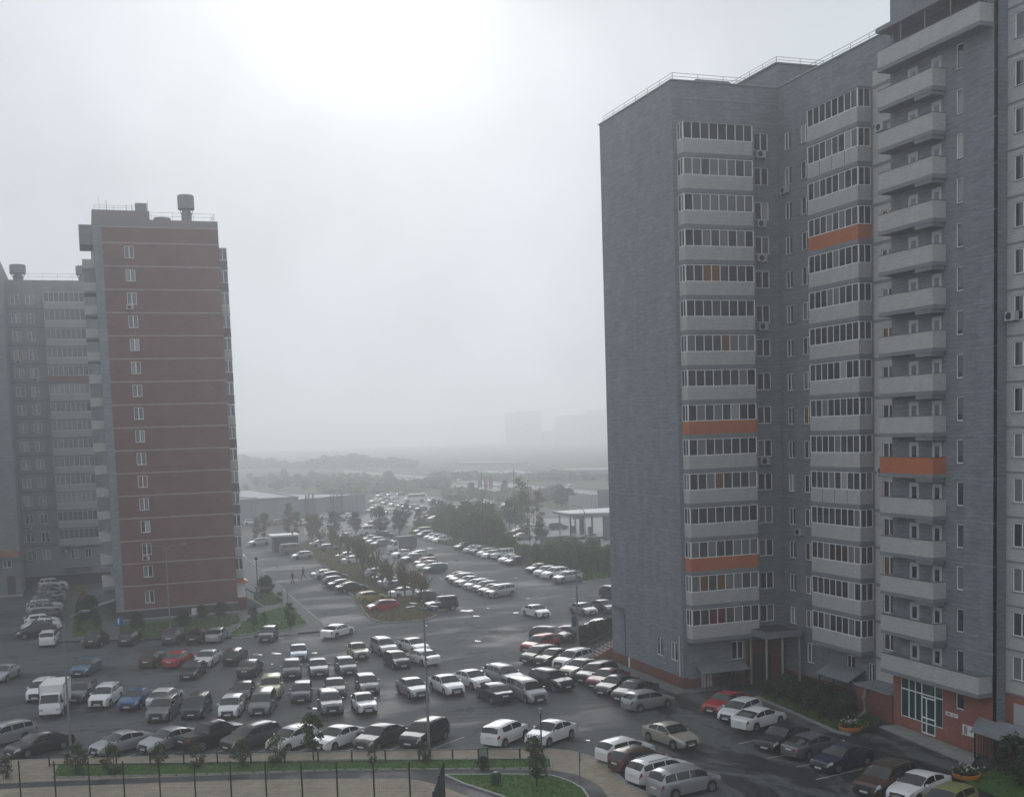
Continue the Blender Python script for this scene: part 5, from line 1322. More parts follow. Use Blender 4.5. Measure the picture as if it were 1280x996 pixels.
# box trucks
def box_truck(X, Y, head, label, box_m, cab_paint, sc_=1.0, open_frame=False):
    t = thing('box_truck', label, 'truck', (X, Y, 0), math.radians(head)); t.scale = (CS * sc_,) * 3
    # cab: loft of a blunt nose
    b = MB(); sec = [(1.0, .45, 1.95, .86), (1.35, .42, 2.0, .86), (1.75, .42, 1.92, .84), (2.18, .42, 1.28, .82), (2.34, .42, .98, .80), (2.40, .46, .66, .76)]
    vs = []; 
    for x, z0, z1, w in sec:
        vs += [(x, w, z0), (x, w, min(z1, 1.1)), (x, w * .88, z1 - .06), (x, w * .7, z1), (x, -w * .7, z1), (x, -w * .88, z1 - .06), (x, -w, min(z1, 1.1)), (x, -w, z0)]
    fs = []
    for i in range(len(sec) - 1):
        for k in range(8): a = i * 8 + k; c = i * 8 + (k + 1) % 8; fs.append((a, c, c + 8, a + 8))
    fs += [tuple(range(7, -1, -1)), tuple(range((len(sec) - 1) * 8, len(sec) * 8))]
    b.add(vs, fs); b.build('cab', cab_paint, t, smooth=True, sharp=35)
    q = MB(); q.add([(1.80, .66, 1.88), (1.80, -.66, 1.88), (2.19, -.72, 1.29), (2.19, .72, 1.29)], [(0, 1, 2, 3)]); q.v = [(x + .014, y, z + .012) for x, y, z in q.v]; q.build('windshield', car_glass, t)
    for sd in (-1, 1):
        q = MB(); y0, y1 = sorted((sd * .80, sd * .868)); q.add([(1.2, sd * .865, 1.18), (2.0, sd * .85, 1.18), (1.72, sd * .80, 1.78), (1.2, sd * .80, 1.80)], [(0, 1, 2, 3) if sd < 0 else (3, 2, 1, 0)]); q.build('side_window', car_glass, t)
        q = MB(); q.box(2.33, 2.41, *sorted((sd * .5, sd * .74)), .70, .86); q.build('headlight', lamp_glass, t)
        q = MB(); q.box(1.95, 2.02, *sorted((sd * .92, sd * 1.06)), 1.25, 1.5); q.bar((1.95, sd * .84, 1.3), (1.98, sd * .94, 1.35), .03); q.build('side_mirror', trim, t)
    q = MB(); q.box(2.36, 2.44, -.76, .76, .42, .58); q.build('bumper', white_paint, t)
    q = MB(); q.box(2.44, 2.45, -.26, .26, .44, .55); q.build('licence_plate', plate_m, t)
    q = MB(); q.box(-2.3, 1.6, -.4, .4, .45, .66); q.box(-2.3, -2.25, -.85, .85, .4, .6); q.build('chassis', trim, t)
    b = MB(); b.box(-2.45, .95, -.98, .98, .72, 2.5); cb = b.build('cargo_box', box_m, t)
    q = MB()
    for x in (-2.46, .91):
        for y in (-.99, .93): q.box(x, x + .06, y, y + .06, .7, 2.52)
    for y in (-.995, .935): q.box(-2.4, .91, y, y + .06, 2.47, 2.53); q.box(-2.4, .91, y, y + .06, .68, .76)
    q.build('edge_trim', steel, cb)
    q = MB()
    for x in np.arange(-2.1, .8, .42): q.box(x, x + .02, -.987, .987, .78, 2.44)
    q.build('panel_seam', mat('seam_grey', (.3, .31, .32), .6), cb)
    M_ = CARM['sedan']
    for ax in (1.55, -1.45):
        for sd in (-1, 1):
            w = put('wheel', M_['tyre'], t, (ax, sd * .78, .32), 0 if sd > 0 else math.pi); put('rim', M_['rim'], w, (0, 0, 0))
    return t


tx, ty = G(77, 893)
box_truck(tx - .5, ty + 1.0, -98, 'white box truck with a blunt cab facing us beside the left lamp pole', white_paint, paint('white'))
FOOT.append((tx - .5, ty + 1.0, -98, 4.7, 1.9, 'truck'))
tx, ty = G(502, 689)
box_truck(tx, ty, -163, 'small white truck with a grey box among the cars by the twiggy trees', mat('truck_box_grey', (.12, .125, .13), .6), paint('white'), 1.15)
tx, ty = G(519, 628)
van_ = make_car('van', 'white', tx, ty, 170, 'white high van standing above the parked cars beside the store', None, 'van', 'van', 1); van_.scale = (1.5, 1.2, 1.35)
# ---------------------------------------------------------------- plants
def leaf_mesh(name, pts, nrm_, size, m_, seed=0, asp=.55):
    """one mesh of small bent leaves at the given points"""
    r = np.random.default_rng(seed); n = len(pts)
    a = r.normal(size=(n, 3)); a /= np.linalg.norm(a, axis=1)[:, None]
    d = nrm_ + r.normal(scale=.8, size=(n, 3)); d /= np.linalg.norm(d, axis=1)[:, None] + 1e-9
    t = np.cross(d, a); t /= np.linalg.norm(t, axis=1)[:, None] + 1e-9
    s = size * r.uniform(.6, 1.4, n)[:, None]
    c = np.cross(t, d)
    v0 = pts - t * s * asp; v1 = pts + c * s * .5 + d * s * .12; v2 = pts + t * s * asp; v3 = pts - c * s * .5 + d * s * .1
    V = np.stack([v0, v1, v2, v3], 1).reshape(-1, 3)
    me = bpy.data.meshes.new(name)
    me.vertices.add(len(V)); me.vertices.foreach_set('co', V.astype(np.float32).ravel())
    me.loops.add(n * 4); me.loops.foreach_set('vertex_index', np.arange(n * 4, dtype=np.int32))
    me.polygons.add(n); me.polygons.foreach_set('loop_start', np.arange(0, n * 4, 4, dtype=np.int32))
    me.materials.append(m_); me.update(calc_edges=True); me.validate()
    return me


def crown_points(n, h0, h1, rx, clumps, seed, hollow=.15):
    """points gathered in uneven clumps inside a crown"""
    r = np.random.default_rng(seed); P_ = []; N_ = []
    cs = []
    for k in range(clumps):
        f = r.uniform(0, 1); a = r.uniform(0, 2 * np.pi)
        prof = np.sin(np.pi * np.clip(.12 + .83 * f, 0, 1)) ** .8
        rad = rx * prof * np.sqrt(r.uniform(.05, 1.0)) * .80
        cs.append((rad * np.cos(a), rad * np.sin(a), h0 + (h1 - h0) * f, r.uniform(.22, .58) * rx))
    for k in range(n):
        c = cs[r.integers(len(cs))]
        d = r.normal(size=3); d /= np.linalg.norm(d)
        q = c[3] * (hollow + (1 - hollow) * r.uniform() ** .6) * r.uniform(.7, 1.35)
        p = np.array([c[0] + d[0] * q, c[1] + d[1] * q, c[2] + d[2] * q * .85])
        P_.append(p); N_.append(d + np.array([0, 0, .4]))
    return np.array(P_), np.array(N_), cs


def trunk_mesh(name, h, r0, cs, m_, seed, n_limb=9, lean=.03, multi=1):
    r = random.Random(seed); b = MB()
    for mm in range(multi):
        ox, oy = (0, 0) if multi == 1 else (r.uniform(-.25, .25), r.uniform(-.25, .25))
        lx, ly = r.uniform(-lean, lean) * h + ox * 3, r.uniform(-lean, lean) * h + oy * 3
        pts = [(ox + lx * t * t, oy + ly * t * t, h * t) for t in (0, .15, .35, .6, .85, 1)]
        b.tube(pts, [r0 * 1.25, r0, r0 * .82, r0 * .58, r0 * .32, r0 * .12], 7, cap=True)
        for c in r.sample(cs, min(n_limb, len(cs))):
            z = max(h * .25, min(c[2] - .25 * h * r.random(), h * .9)); t = z / h
            st = Vector((ox + lx * t * t, oy + ly * t * t, z)); e = Vector(c[:3]); md = st.lerp(e, .5) + Vector((0, 0, -.04 * h))
            b.tube([st, md, e], [r0 * .4 * (1.2 - t), r0 * .25, r0 * .07], 5, cap=False)
    return b.mesh(name, [m_], True)


def tree_proto(kind, h, rx, h0, n, clumps, size, lm, tm, r0, seed, multi=1, limbs=9):
    p, nn, cs = crown_points(n, h0, h * .96, rx, clumps, seed)
    return trunk_mesh('trunk', h * .9, r0, cs, tm, seed, limbs, multi=multi), leaf_mesh('crown', p, nn, size, lm, seed)


def twig_proto(h, rx, seed, m_, lm, n_leaf=750, size=.11):
    """nearly bare tree: upright limbs dividing into many fine twigs and a few last leaves"""
    r = random.Random(seed); b = MB(); tips = []
    def grow(p, d, l, rad, lev):
        q = p + d * l; mid = p.lerp(q, .5) + Vector((r.uniform(-.05, .05), r.uniform(-.05, .05), 0)) * l
        b.tube([p, mid, q], [max(rad, .022), max(rad * .8, .019), max(rad * .55, .017)], 5 if lev < 2 else 3, cap=False)
        if lev >= 4: tips.append((q, d)); return
        for k in range(3 if lev else 8):
            a = r.uniform(0, 6.28); sp = r.uniform(.25, .62)
            e = (d + Vector((math.cos(a), math.sin(a), .25)) * sp).normalized()
            e = (e + Vector((0, 0, .25))).normalized()
            grow(p.lerp(q, r.uniform(.45, 1.0)), e, l * r.uniform(.55, .8), rad * .52, lev + 1)
        if lev >= 2: tips.append((q, d))
    grow(Vector((0, 0, 0)), Vector((r.uniform(-.05, .05), r.uniform(-.05, .05), 1)).normalized(), h * .36, .085, 0)
    P_ = []; D_ = []
    for k in range(n_leaf):
        q, d = tips[r.randrange(len(tips))]; P_.append([q.x + r.gauss(0, .14), q.y + r.gauss(0, .14), q.z - r.uniform(0, .4)]); D_.append([d.x, d.y, d.z])
    return b.mesh('trunk', [m_], True), leaf_mesh('crown', np.array(P_), np.array(D_), size, lm, seed)


def plant(name, cat, proto, loc, label, group=None, s=1.0, rz=None, sz=None):
    t = thing(name, label, cat, (loc[0], loc[1], loc[2] if len(loc) > 2 else 0), random.uniform(0, 6.28) if rz is None else rz, group)
    t.scale = (s, s, sz or s)
    put('trunk', proto[0], t, (0, 0, 0)); put('crown', proto[1], t, (0, 0, 0))
    return t


YOUNG = [tree_proto('young', 3.4, .85, .8, 1500, 26, .13, leaf_green, bark, .05, s) for s in (1, 2)]
SHRUB = [tree_proto('shrub', 2.1, .85, .1, 1000, 22, .12, leaf_green, bark, .035, s, multi=3) for s in (3, 4)]
SHRUB_D = [tree_proto('shrub', 2.0, 1.25, .15, 2200, 26, .15, leaf_dark, bark, .035, s, multi=3) for s in (5, 6)]
WILLOW = [tree_proto('willow', 7.0, 3.2, .3, 6500, 60, .34, leaf_willow, bark, .10, s, multi=4, limbs=12) for s in (7, 8, 9)]
ROUND = [tree_proto('round', 6.5, 2.3, 1.3, 2600, 34, .28, leaf_dark, bark, .14, s) for s in (10, 11)]
SLIM = [tree_proto('slim', 8.5, 1.5, .8, 2000, 36, .27, leaf_autumn, birch, .12, s) for s in (12, 13)]
THIN = [tree_proto('thin', 9.0, 1.8, 1.2, 1000, 36, .26, leaf_willow, bark, .12, s, limbs=14) for s in (14, 15)]
TWIG = [twig_proto(5.4, 2, s, twig_m, leaf_brown) for s in (21, 22, 23, 24)]
FARTREE = [tree_proto('far', 8.0, 4.6, .5, 1500, 30, .8, leaf_haze_pale, bark, .2, s) for s in (31, 32, 33)]
FARPALE = [tree_proto('far', 6.5, 3.8, .4, 1300, 26, .75, leaf_haze_pale, bark, .18, s) for s in (34, 35)]

# front strip: young trees and shrubs on the lawn behind the fence
for i, (px, py, s, pr, nm, lab) in enumerate((
    (392, 949, 1.15, YOUNG[0], 'young_tree', 'leafy young tree on the front lawn before the white saloons'),
    (346, 953, 1.05, SHRUB[0], 'flowering_shrub', 'shrub with pale flower heads on the front lawn before the white hatchback'),
    (302, 957, 1.0, SHRUB[1], 'shrub', 'loose shrub on the front lawn before the dark grey off-roader'),
    (246, 958, .85, SHRUB[0], 'shrub', 'thin shrub on the front lawn behind the tail of the pickup'),
    (199, 957, .85, SHRUB[1], 'shrub', 'thin shrub on the front lawn before the silver saloon'),
    (141, 966, 1.1, SHRUB[0], 'shrub', 'bushy shrub at the left of the front lawn near the beige saloon'),
    (97, 966, 1.15, SHRUB[1], 'shrub', 'dense shrub beside the foot of the left lamp pole'),
    (466, 953, .6, SHRUB[0], 'shrub', 'small shrub on the front lawn before the charcoal saloon'),
    (531, 952, .7, SHRUB[1], 'shrub', 'small shrub round the foot of the central lamp pole'),
    (671, 982, 1.1, YOUNG[1], 'young_tree', 'young tree on the round lawn before the white saloon at the pavement'),
    (6, 972, .8, SHRUB[1], 'shrub', 'green bush at the lower left corner of the photo'),
    (604, 960, .45, SHRUB_D[0], 'shrub', 'low bush beside the small frame sign on the front lawn'))):
    x, y = G(px, py, .15); t = plant(nm, 'tree' if 'tree' in nm else 'shrub', pr, (x, y, .14), lab, s=s * .82)
    if nm == 'flowering_shrub':
        p, nn, _ = crown_points(70, 1.0, 1.9, .8, 9, 77); put('blossom', leaf_mesh('blossom', p, nn, .17, petal, 5), t, (0, 0, 0))
# shrub bed beside the porch
for i, (px, py, s) in enumerate(((962, 872, .8), (982, 876, 1.1), (1000, 884, 1.15), (1018, 892, 1.15), (1038, 902, 1.1), (1058, 905, 1.0), (1010, 875, 1.0), (1034, 884, 1.1), (1060, 892, 1.0), (985, 866, .9))):
    x, y = G(px, py - 3); plant('shrub', 'shrub', SHRUB_D[i % 2], (x, y, .1), f'dark shrub, {ORD[i]} from the porch in the bed below the small canopy', 'dark shrubs in the bed beside the porch', s * .85, None, s * .68)
for px, py, s, lab in ((1268, 968, 1.05, 'big dark bush at the lower right edge beside the metal canopy'), (1292, 985, 1.1, 'dark bush cut by the right edge of the photo')):
    x, y = G(px, py); plant('shrub', 'shrub', SHRUB_D[0], (x, y, .1), lab, None, s)
# hedge above the stair
for i, (px, py) in enumerate(((731, 806), (742, 803), (752, 800), (762, 797))):
    x, y = G(px, py); plant('shrub', 'shrub', SHRUB_D[i % 2], (x, y, 0), f'hedge shrub beside the outdoor stair, {["leftmost", "second from left", "third from left", "rightmost"][i]} of four', 'hedge shrubs beside the outdoor stair', .95)
# around the red tower
for px, py, s, pr, lab in ((333, 742, 1.15, SHRUB_D[0], 'rounded dark bush beside the small road lamp'), (318, 790, .85, YOUNG[0], 'open shrub on the triangular lawn, its left corner'), (363, 788, .9, YOUNG[1], 'leafy shrub on the triangular lawn near the black hatchback'), (350, 753, .6, SHRUB[0], 'small shrub above the triangular lawn'), (330, 782, .7, SHRUB[1], 'low shrub in the middle of the triangular lawn'),
                           (172, 785, .8, SHRUB_D[1], 'dark shrub under the lowest window of the red tower'), (230, 784, .9, SHRUB_D[0], 'dark shrub right of the twin-arm lamp by the red tower'), (252, 773, .7, SHRUB_D[1], 'dark bush against the plinth of the red tower'), (277, 771, .8, SHRUB_D[0], 'dark bush near the right corner of the red tower'),
                           (104, 776, 1.1, SHRUB_D[1], 'shrub in the narrow bed left of the red tower'), (112, 768, 1.1, SHRUB_D[0], 'tall shrub at the back of the narrow bed left of the red tower'), (100, 790, .6, SHRUB[0], 'small shrub at the near end of the narrow bed'), (122, 785, .7, SHRUB[1], 'orange-tinged shrub in the narrow bed by the tower porch')):
    x, y = G(px, py); plant('shrub', 'shrub', pr, (x, y, .1), lab, None, s)
x, y = G(101, 770); t = plant('small_tree', 'tree', tree_proto('s', 3.4, .7, 2.4, 260, 6, .22, leaf_yellow, bark, .06, 61), (x, y, .1), 'slim little tree with yellow leaves left of the red tower')
# bare trees on the grass island
for i, (px, py, s) in enumerate(((531, 769, .92), (507, 762, .9), (488, 752, .9), (470, 735, .95), (455, 727, 1.05), (447, 718, 1.1), (436, 708, 1.0), (425, 702, .9), (478, 742, .85), (462, 721, .95), (415, 694, .9), (402, 690, .8), (500, 745, .85), (517, 757, .8), (390, 684, .8))):
    x, y = G(px, py); plant('bare_tree', 'tree', TWIG[i % 4], (x, y, .1), [
        'bare twiggy tree at the near tip of the island beside the boxy off-roader', 'bare twiggy tree behind the red hatchback', 'bare twiggy tree right of the yellow-green hatchback', 'thick bare tree in mid island behind the black saloon', 'dense bare tree in mid island beside the small truck', 'tall brown-twigged tree in the middle of the grass island', 'bare tree behind the white saloon on the road edge', 'bare tree near the row of shiny cars at the island top', 'thin bare tree between yellow-green hatchback and shiny cars', 'bare tree leaning over the shiny cars in mid island', 'bare tree near the silver hatchback at the road edge', 'small bare tree at the far end of the grass island', 'bare tree in front of the dark car behind the twigs', 'short bare tree near the grey hatchback of the island', 'thin bare tree beside the grey minibus'][i], 'bare trees on the grass island', s * 1.22)
# willows and trees beside the filling station
for i, (px, py, s, lab) in enumerate(((552, 672, .75, 'willow shrub at the far left of the green thicket'), (572, 676, .9, 'large willow shrub in the left of the green thicket'), (596, 684, 1.0, 'large willow shrub in the middle of the green thicket'), (618, 688, .95, 'willow shrub right of the middle of the green thicket'), (585, 664, 1.0, 'tall willow at the back of the green thicket'), (612, 668, 1.0, 'broad willow at the back right of the green thicket'), (636, 696, .6, 'low willow bush beside the black saloon at the hedge'), (565, 662, .85, 'willow at the back left of the green thicket'), (600, 655, .8, 'farthest willow of the green thicket'),
                                      (672, 706, .5, 'willow bush behind the farther hedge cars'), (690, 708, .6, 'willow bush left of the curved hedge lamp'), (710, 712, .65, 'willow bush behind the silver off-roader'), (728, 716, .65, 'green bush at the foot of the right-hand lamps'), (745, 718, .62, 'tall grassy bush near the edge of the grey block'), (762, 716, .62, 'green bush half hidden by the grey block'), (742, 704, .6, 'bush below the filling station beam'), (718, 702, .6, 'bush below the filling station canopy'), (700, 696, .5, 'low bush before the concrete bin store'), (656, 702, .4, 'small bush in the green gap of the hedge'))):
    x, y = G(px, py); plant('willow_shrub', 'shrub', WILLOW[i % 3], (x, y, .1), lab, 'willow shrubs beside the filling station', s * .88)
for px, py, s, pr, lab in ((637, 660, .95, ROUND[0], 'round dark tree above the cars left of the filling station'), (650, 659, .85, ROUND[1], 'round dark tree touching the first one left of the station'), (676, 682, .7, ROUND[0], 'clipped round bush at the corner of the forecourt'),
                           (674, 655, .95, SLIM[0], 'slim pale tree left of the filling station canopy'), (660, 672, 1.15, THIN[0], 'thin open tree between the round trees and the forecourt'), (652, 660, 1.25, THIN[1], 'tall open tree behind the round dark trees'), (702, 634, .9, ROUND[1], 'grey tree beyond the filling station canopy'), (713, 633, .8, ROUND[0], 'grey tree beside the far advertising board'), (700, 628, .8, ROUND[0], 'faint tree on the near verge of the motorway'), (632, 620, .8, ROUND[1], 'faint round tree by the motorway van')):
    x, y = G(px, py); plant('tree', 'tree', pr, (x, y, 0), lab, None, s)
# trees round the store
for i, (px, py, s, pr, lab) in enumerate(((332, 680, 1.0, SLIM[0], 'slim autumn tree before the left end of the store'), (322, 678, .8, SLIM[1], 'smaller autumn tree at the far left before the store'), (362, 670, 1.1, SLIM[1], 'slim autumn tree before the middle of the store'), (372, 672, .9, SLIM[0], 'autumn tree behind the white-roofed booth'), (395, 668, .85, ROUND[0], 'dark round tree before the store entrance'), (418, 668, .95, ROUND[1], 'dark round tree right of the store entrance'), (445, 668, .95, ROUND[0], 'dark round tree near the dark red hatchback'), (475, 667, 1.1, ROUND[1], 'broad dark tree on the store car park'), (499, 668, 1.05, ROUND[0], 'dark tree with a clear trunk on the store car park'), (525, 660, .8, ROUND[1], 'dark tree at the right of the store car park'), (552, 650, .95, ROUND[0], 'dark tree left of the green thicket'), (508, 650, .8, ROUND[1], 'small dark tree in the slanted rows of cars'), (386, 674, .8, SLIM[1], 'thin brown tree between the booth and the store'), (542, 645, .8, ROUND[1], 'dark tree beside the white high van'))):
    x, y = G(px, py); plant('tree', 'tree', pr, (x, y, 0), lab, 'trees round the store', s * .8)
# misty trees beyond the store, one by one where they can be told apart
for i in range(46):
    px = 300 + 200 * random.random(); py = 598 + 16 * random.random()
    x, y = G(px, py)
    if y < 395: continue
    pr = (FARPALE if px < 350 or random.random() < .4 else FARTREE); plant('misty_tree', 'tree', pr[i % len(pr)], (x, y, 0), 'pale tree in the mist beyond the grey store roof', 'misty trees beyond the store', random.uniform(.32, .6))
# far woods as one mass
def far_wood(name, spans, n, seed, hgt, label):
    r = np.random.default_rng(seed); P_ = []; N_ = []
    for k in range(n):
        a = spans[r.integers(len(spans))]; f = r.uniform(); px = a[0] + (a[1] - a[0]) * f; py = a[2] + r.uniform(0, a[3])
        x, y = G(px, py)
        hh = hgt * (.7 + .22 * math.sin(px * .045 + 1) + .10 * math.sin(px * .13) + .06 * math.sin(px * .37 + 2))
        hh = max(hh, hgt * .3)
        P_.append([x, y + r.uniform(-6, 6), hh * r.uniform(0, 1) ** .7]); N_.append([0, -.3, .8])
    me = leaf_mesh(name, np.array(P_), np.array(N_), 2.6, leaf_haze_pale, seed)
    o = link(name, me); tag(o, label, 'wood', kind='stuff')
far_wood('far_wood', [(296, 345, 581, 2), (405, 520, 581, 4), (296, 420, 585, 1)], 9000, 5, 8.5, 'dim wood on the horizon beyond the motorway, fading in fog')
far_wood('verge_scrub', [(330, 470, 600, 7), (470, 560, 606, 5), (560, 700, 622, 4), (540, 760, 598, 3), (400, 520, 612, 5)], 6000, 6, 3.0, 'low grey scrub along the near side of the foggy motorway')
# grass tufts
def tufts(name, polys, dens, h, m_, label, z=.15, seed=3):
    r = np.random.default_rng(seed); P_ = []
    for poly in polys:
        xs = [p[0] for p in poly]; ys = [p[1] for p in poly]
        n = int(dens * (max(xs) - min(xs)) * (max(ys) - min(ys)))
        q = np.stack([r.uniform(min(xs), max(xs), n), r.uniform(min(ys), max(ys), n)], 1)
        ins = np.zeros(n, bool); j = len(poly) - 1
        for i in range(len(poly)):
            xi, yi = poly[i]; xj, yj = poly[j]
            c = ((yi > q[:, 1]) != (yj > q[:, 1])) & (q[:, 0] < (xj - xi) * (q[:, 1] - yi) / (yj - yi + 1e-12) + xi)
            ins ^= c; j = i
        P_.append(q[ins])
    q = np.concatenate(P_); n = len(q); hh = h * r.uniform(.5, 1.3, n); a = r.uniform(0, 6.28, n); w = .035 * h / .12
    base = np.column_stack([q, np.full(n, z - .01)])
    dx = np.column_stack([np.cos(a) * w, np.sin(a) * w, np.zeros(n)]); tip = base + np.column_stack([r.normal(0, .4, n) * hh, r.normal(0, .4, n) * hh, hh])
    V = np.stack([base - dx, base + dx, tip], 1).reshape(-1, 3)
    me = bpy.data.meshes.new(name); me.vertices.add(n * 3); me.vertices.foreach_set('co', V.astype(np.float32).ravel())
    me.loops.add(n * 3); me.loops.foreach_set('vertex_index', np.arange(n * 3, dtype=np.int32)); me.polygons.add(n); me.polygons.foreach_set('loop_start', np.arange(0, n * 3, 3, dtype=np.int32))
    me.materials.append(m_); me.update(calc_edges=True)
    tag(link(name, me), label, 'grass', kind='stuff')
tufts('grass', LAWNS['front_lawn'] + LAWNS['side_lawn'] + LAWNS['corner_lawn'], 130, .10, blade_m, 'short green grass of the front lawns', .15)
tufts('rough_grass', LAWNS['lawn'], 22, .22, blade_m, 'uneven grass of the lawns by the red tower', .16, 4)
tufts('dry_grass', [ISLAND], 22, .25, leaf_brown, 'dull dry grass on the tree island', .13, 5)
tufts('tall_grass', LAWNS['verge'], 9, .6, blade_m, 'tall rank grass below the hedge by the filling station', .14, 6)
tufts('weeds', LAWNS['planted_bed'], 60, .2, blade_m, 'weeds in the bed beside the porch', .14, 7)

# ---------------------------------------------------------------- street furniture
def lamp_post(px, py, top_py, label, style, arm=0.0, arm2=0.0, r=.09):
    x, y = G(px, py); h = zat(x, y, top_py)
    t = thing('street_lamp', label, 'street lamp', (x, y, 0), 0, 'tall street lamps')
    b = MB(); b.tube([(0, 0, .2), (0, 0, h * .5), (0, 0, h)], [r * 1.15, r * .9, r * .6], 10); b.tube([(0, 0, 0), (0, 0, .45)], [r * 1.9, r * 1.7], 10); b.build('pole', steel, t)
    heads = []
    if style == 'curved':
        c, s = math.cos(arm), math.sin(arm)
        b = MB(); pts = [(0, 0, h - .4), (c * .15, s * .15, h + .25), (c * .55, s * .55, h + .75), (c * 1.4, s * 1.4, h + 1.0)]; b.tube(pts, [r * .6, r * .5, r * .45, r * .4], 8); b.build('arm', steel, t)
        heads = [(Vector(pts[-1]), arm)]
    elif style == 'twin':
        for a in (arm, arm2):
            c, s = math.cos(a), math.sin(a); b = MB(); b.tube([(0, 0, h - .2), (c * .5, s * .5, h + .15), (c * 1.7, s * 1.7, h + .3)], r * .4, 8); b.build('arm', steel, t)
            heads.append((Vector((c * 1.7, s * 1.7, h + .3)), a))
    else:
        b = MB()
        for k in range(4):
            a = arm + k * math.pi / 2; b.tube([(0, 0, h - .25), (math.cos(a) * .45, math.sin(a) * .45, h - .12), (math.cos(a) * .75, math.sin(a) * .75, h + .02)], r * .35, 6)
            heads.append((Vector((math.cos(a) * .75, math.sin(a) * .75, h + .02)), a))
        b.build('arm', steel, t)
    for p, a in heads:
        c, s = math.cos(a), math.sin(a); b = MB()
        b.box(-.05, .62, -.13, .13, -.05, .06); b.box(.05, .58, -.11, .11, -.075, -.05, 1)
        b.v = [(p.x + vx * c - vy * s, p.y + vx * s + vy * c, p.z + vz) for vx, vy, vz in b.v]
        b.build('lamp_head', [steel, lamp_glass], t)
    return t
lamp_post(537, 951, 757, 'tall straight lamp pole in the middle of the front row, crossing the picture', 'cross', .4, r=.08)
lamp_post(89, 944, 786, 'lamp pole with a curved arm standing left in the front row', 'curved', .5, r=.08)
lamp_post(723, 812, 682, 'lamp pole with a short curved arm at the foot of the outdoor stair', 'curved', -.2)
lamp_post(733, 716, 640, 'lamp pole with its arm to the left behind the hedge', 'curved', 2.9)
lamp_post(213, 787, 684, 'twin-arm lamp pole before the red tower', 'twin', 0.1, 3.0)
lamp_post(739.5, 650, 622, 'thin lamp pole behind the filling station canopy', 'curved', 2.9)
lamp_post(559, 632, 603, 'faint lamp pole with an arm to the left by the willow thicket', 'curved', 2.9)
x, y = G(322, 734); t = thing('path_lamp', 'short dark path lamp beside the rounded bush', 'street lamp', (x, y, 0)); h = zat(x, y, 700)
b = MB(); b.tube([(0, 0, 0), (0, 0, h)], .07, 8); b.build('pole', black_metal, t); b = MB(); b.lathe([(.1, h), (.28, h + .2), (.28, h + .35), (.1, h + .5)], 0, 0, 10); b.build('lamp_head', dark_frame, t)
for px, py, top, lab in ((605, 690, 590, 'tall thin mast left in the willow thicket'), (609, 690, 600, 'second thin mast close to the tall one in the thicket'), (645, 690, 585, 'tall pointed mast above the round dark trees'), (663, 700, 600, 'thin mast at the hedge gap before the forecourt'), (671, 656, 606, 'guyed mast beyond the slim pale tree'), (353, 756, 735, 'short dark post on the lawn by the white kerb'), (360, 757, 737, 'thin post on the lawn beside the white kerb'), (427, 652, 612, 'thin flagpole left of the store corner'), (441, 650, 610, 'thin flagpole at the store corner'), (447, 648, 612, 'thin flagpole right of the store corner')):
    x, y = G(px, py); h = zat(x, y, top); t = thing('mast', lab, 'pole', (x, y, 0))
    b = MB(); b.tube([(0, 0, 0), (0, 0, h)], [.07, .03], 6); b.build('shaft', dark_frame, t)
    if px == 671:
        b = MB(); b.bar((0, 0, h * .75), (-1.6, .3, h * .3), .06); b.bar((0, 0, h * .75), (1.6, -.3, h * .3), .06); b.build('guy', steel, t)
# blue parking sign
x, y = G(150, 790); t = thing('parking_sign', 'blue square parking sign with a white letter P before the red tower', 'sign', (x, y, 0)); h = zat(x, y, 771)
s_ = h / 3.0
b = MB(); b.tube([(0, 0, 0), (0, 0, h)], .05, 8); b.build('post', steel, t)
b = MB(); b.box(-.42, .42, -.08, -.055, h - .95, h - .05); pn = b.build('panel', blue_sign, t)
b = MB(); b.box(-.17, -.05, -.095, -.08, h - .82, h - .18)
n = 12; ring = []
for k in range(n + 1):
    a = -math.pi / 2 + math.pi * k / n
    ring.append((.02 + .17 * math.cos(a), h - .36 + .18 * math.sin(a), .02 + .06 * math.cos(a), h - .36 + .07 * math.sin(a)))
for p, q in zip(ring, ring[1:]): b.add([(p[0], -.095, p[1]), (q[0], -.095, q[1]), (q[2], -.095, q[3]), (p[2], -.095, p[3])], [(0, 1, 2, 3), (3, 2, 1, 0)])
for z0 in (h - .29, h - .54): b.box(-.05, .025, -.095, -.08, z0, z0 + .11)
b.build('letter', white_paint, pn)
x, y = G(718.5, 803); t = thing('blue_notice', 'small blue notice board on a post before the black saloon by the stair', 'sign', (x, y, 0))
b = MB(); b.tube([(0, 0, 0), (0, 0, 2.6)], .04, 8); b.build('post', steel, t); b = MB(); b.box(-.3, .3, -.06, -.04, 1.6, 2.65); b.build('panel', mat('slate_blue', (.06, .10, .18), .5), t)
x, y = G(725, 975, .1); h = zat(x, y, 940); t = thing('road_sign', 'round sign seen edge-on on a thin post at the tan pavement', 'sign', (x, y, .1), 1.1)
b = MB(); b.tube([(0, 0, 0), (0, 0, h)], .035, 8); b.build('post', steel, t)
b = MB(); b.lathe([(.33, -.012), (.33, .012)], 0, 0, 20); b.v = [(vx, vz - .05, h - .35 + vy) for vx, vy, vz in b.v]; b.f = [tuple(reversed(f)) for f in b.f]; b.build('disc', steel, t)
x, y = G(735, 934); 
x, y = G(677.5, 955, .1); h = zat(x, y, 893); t = thing('slim_post', 'slim dark post with a pale top behind the young tree', 'pole', (x, y, .1))
b = MB(); b.tube([(0, 0, 0), (0, 0, h)], .05, 8); b.build('shaft', dark_frame, t); b = MB(); b.box(-.09, .09, -.09, .09, h, h + .3); b.build('cap', steel, t)
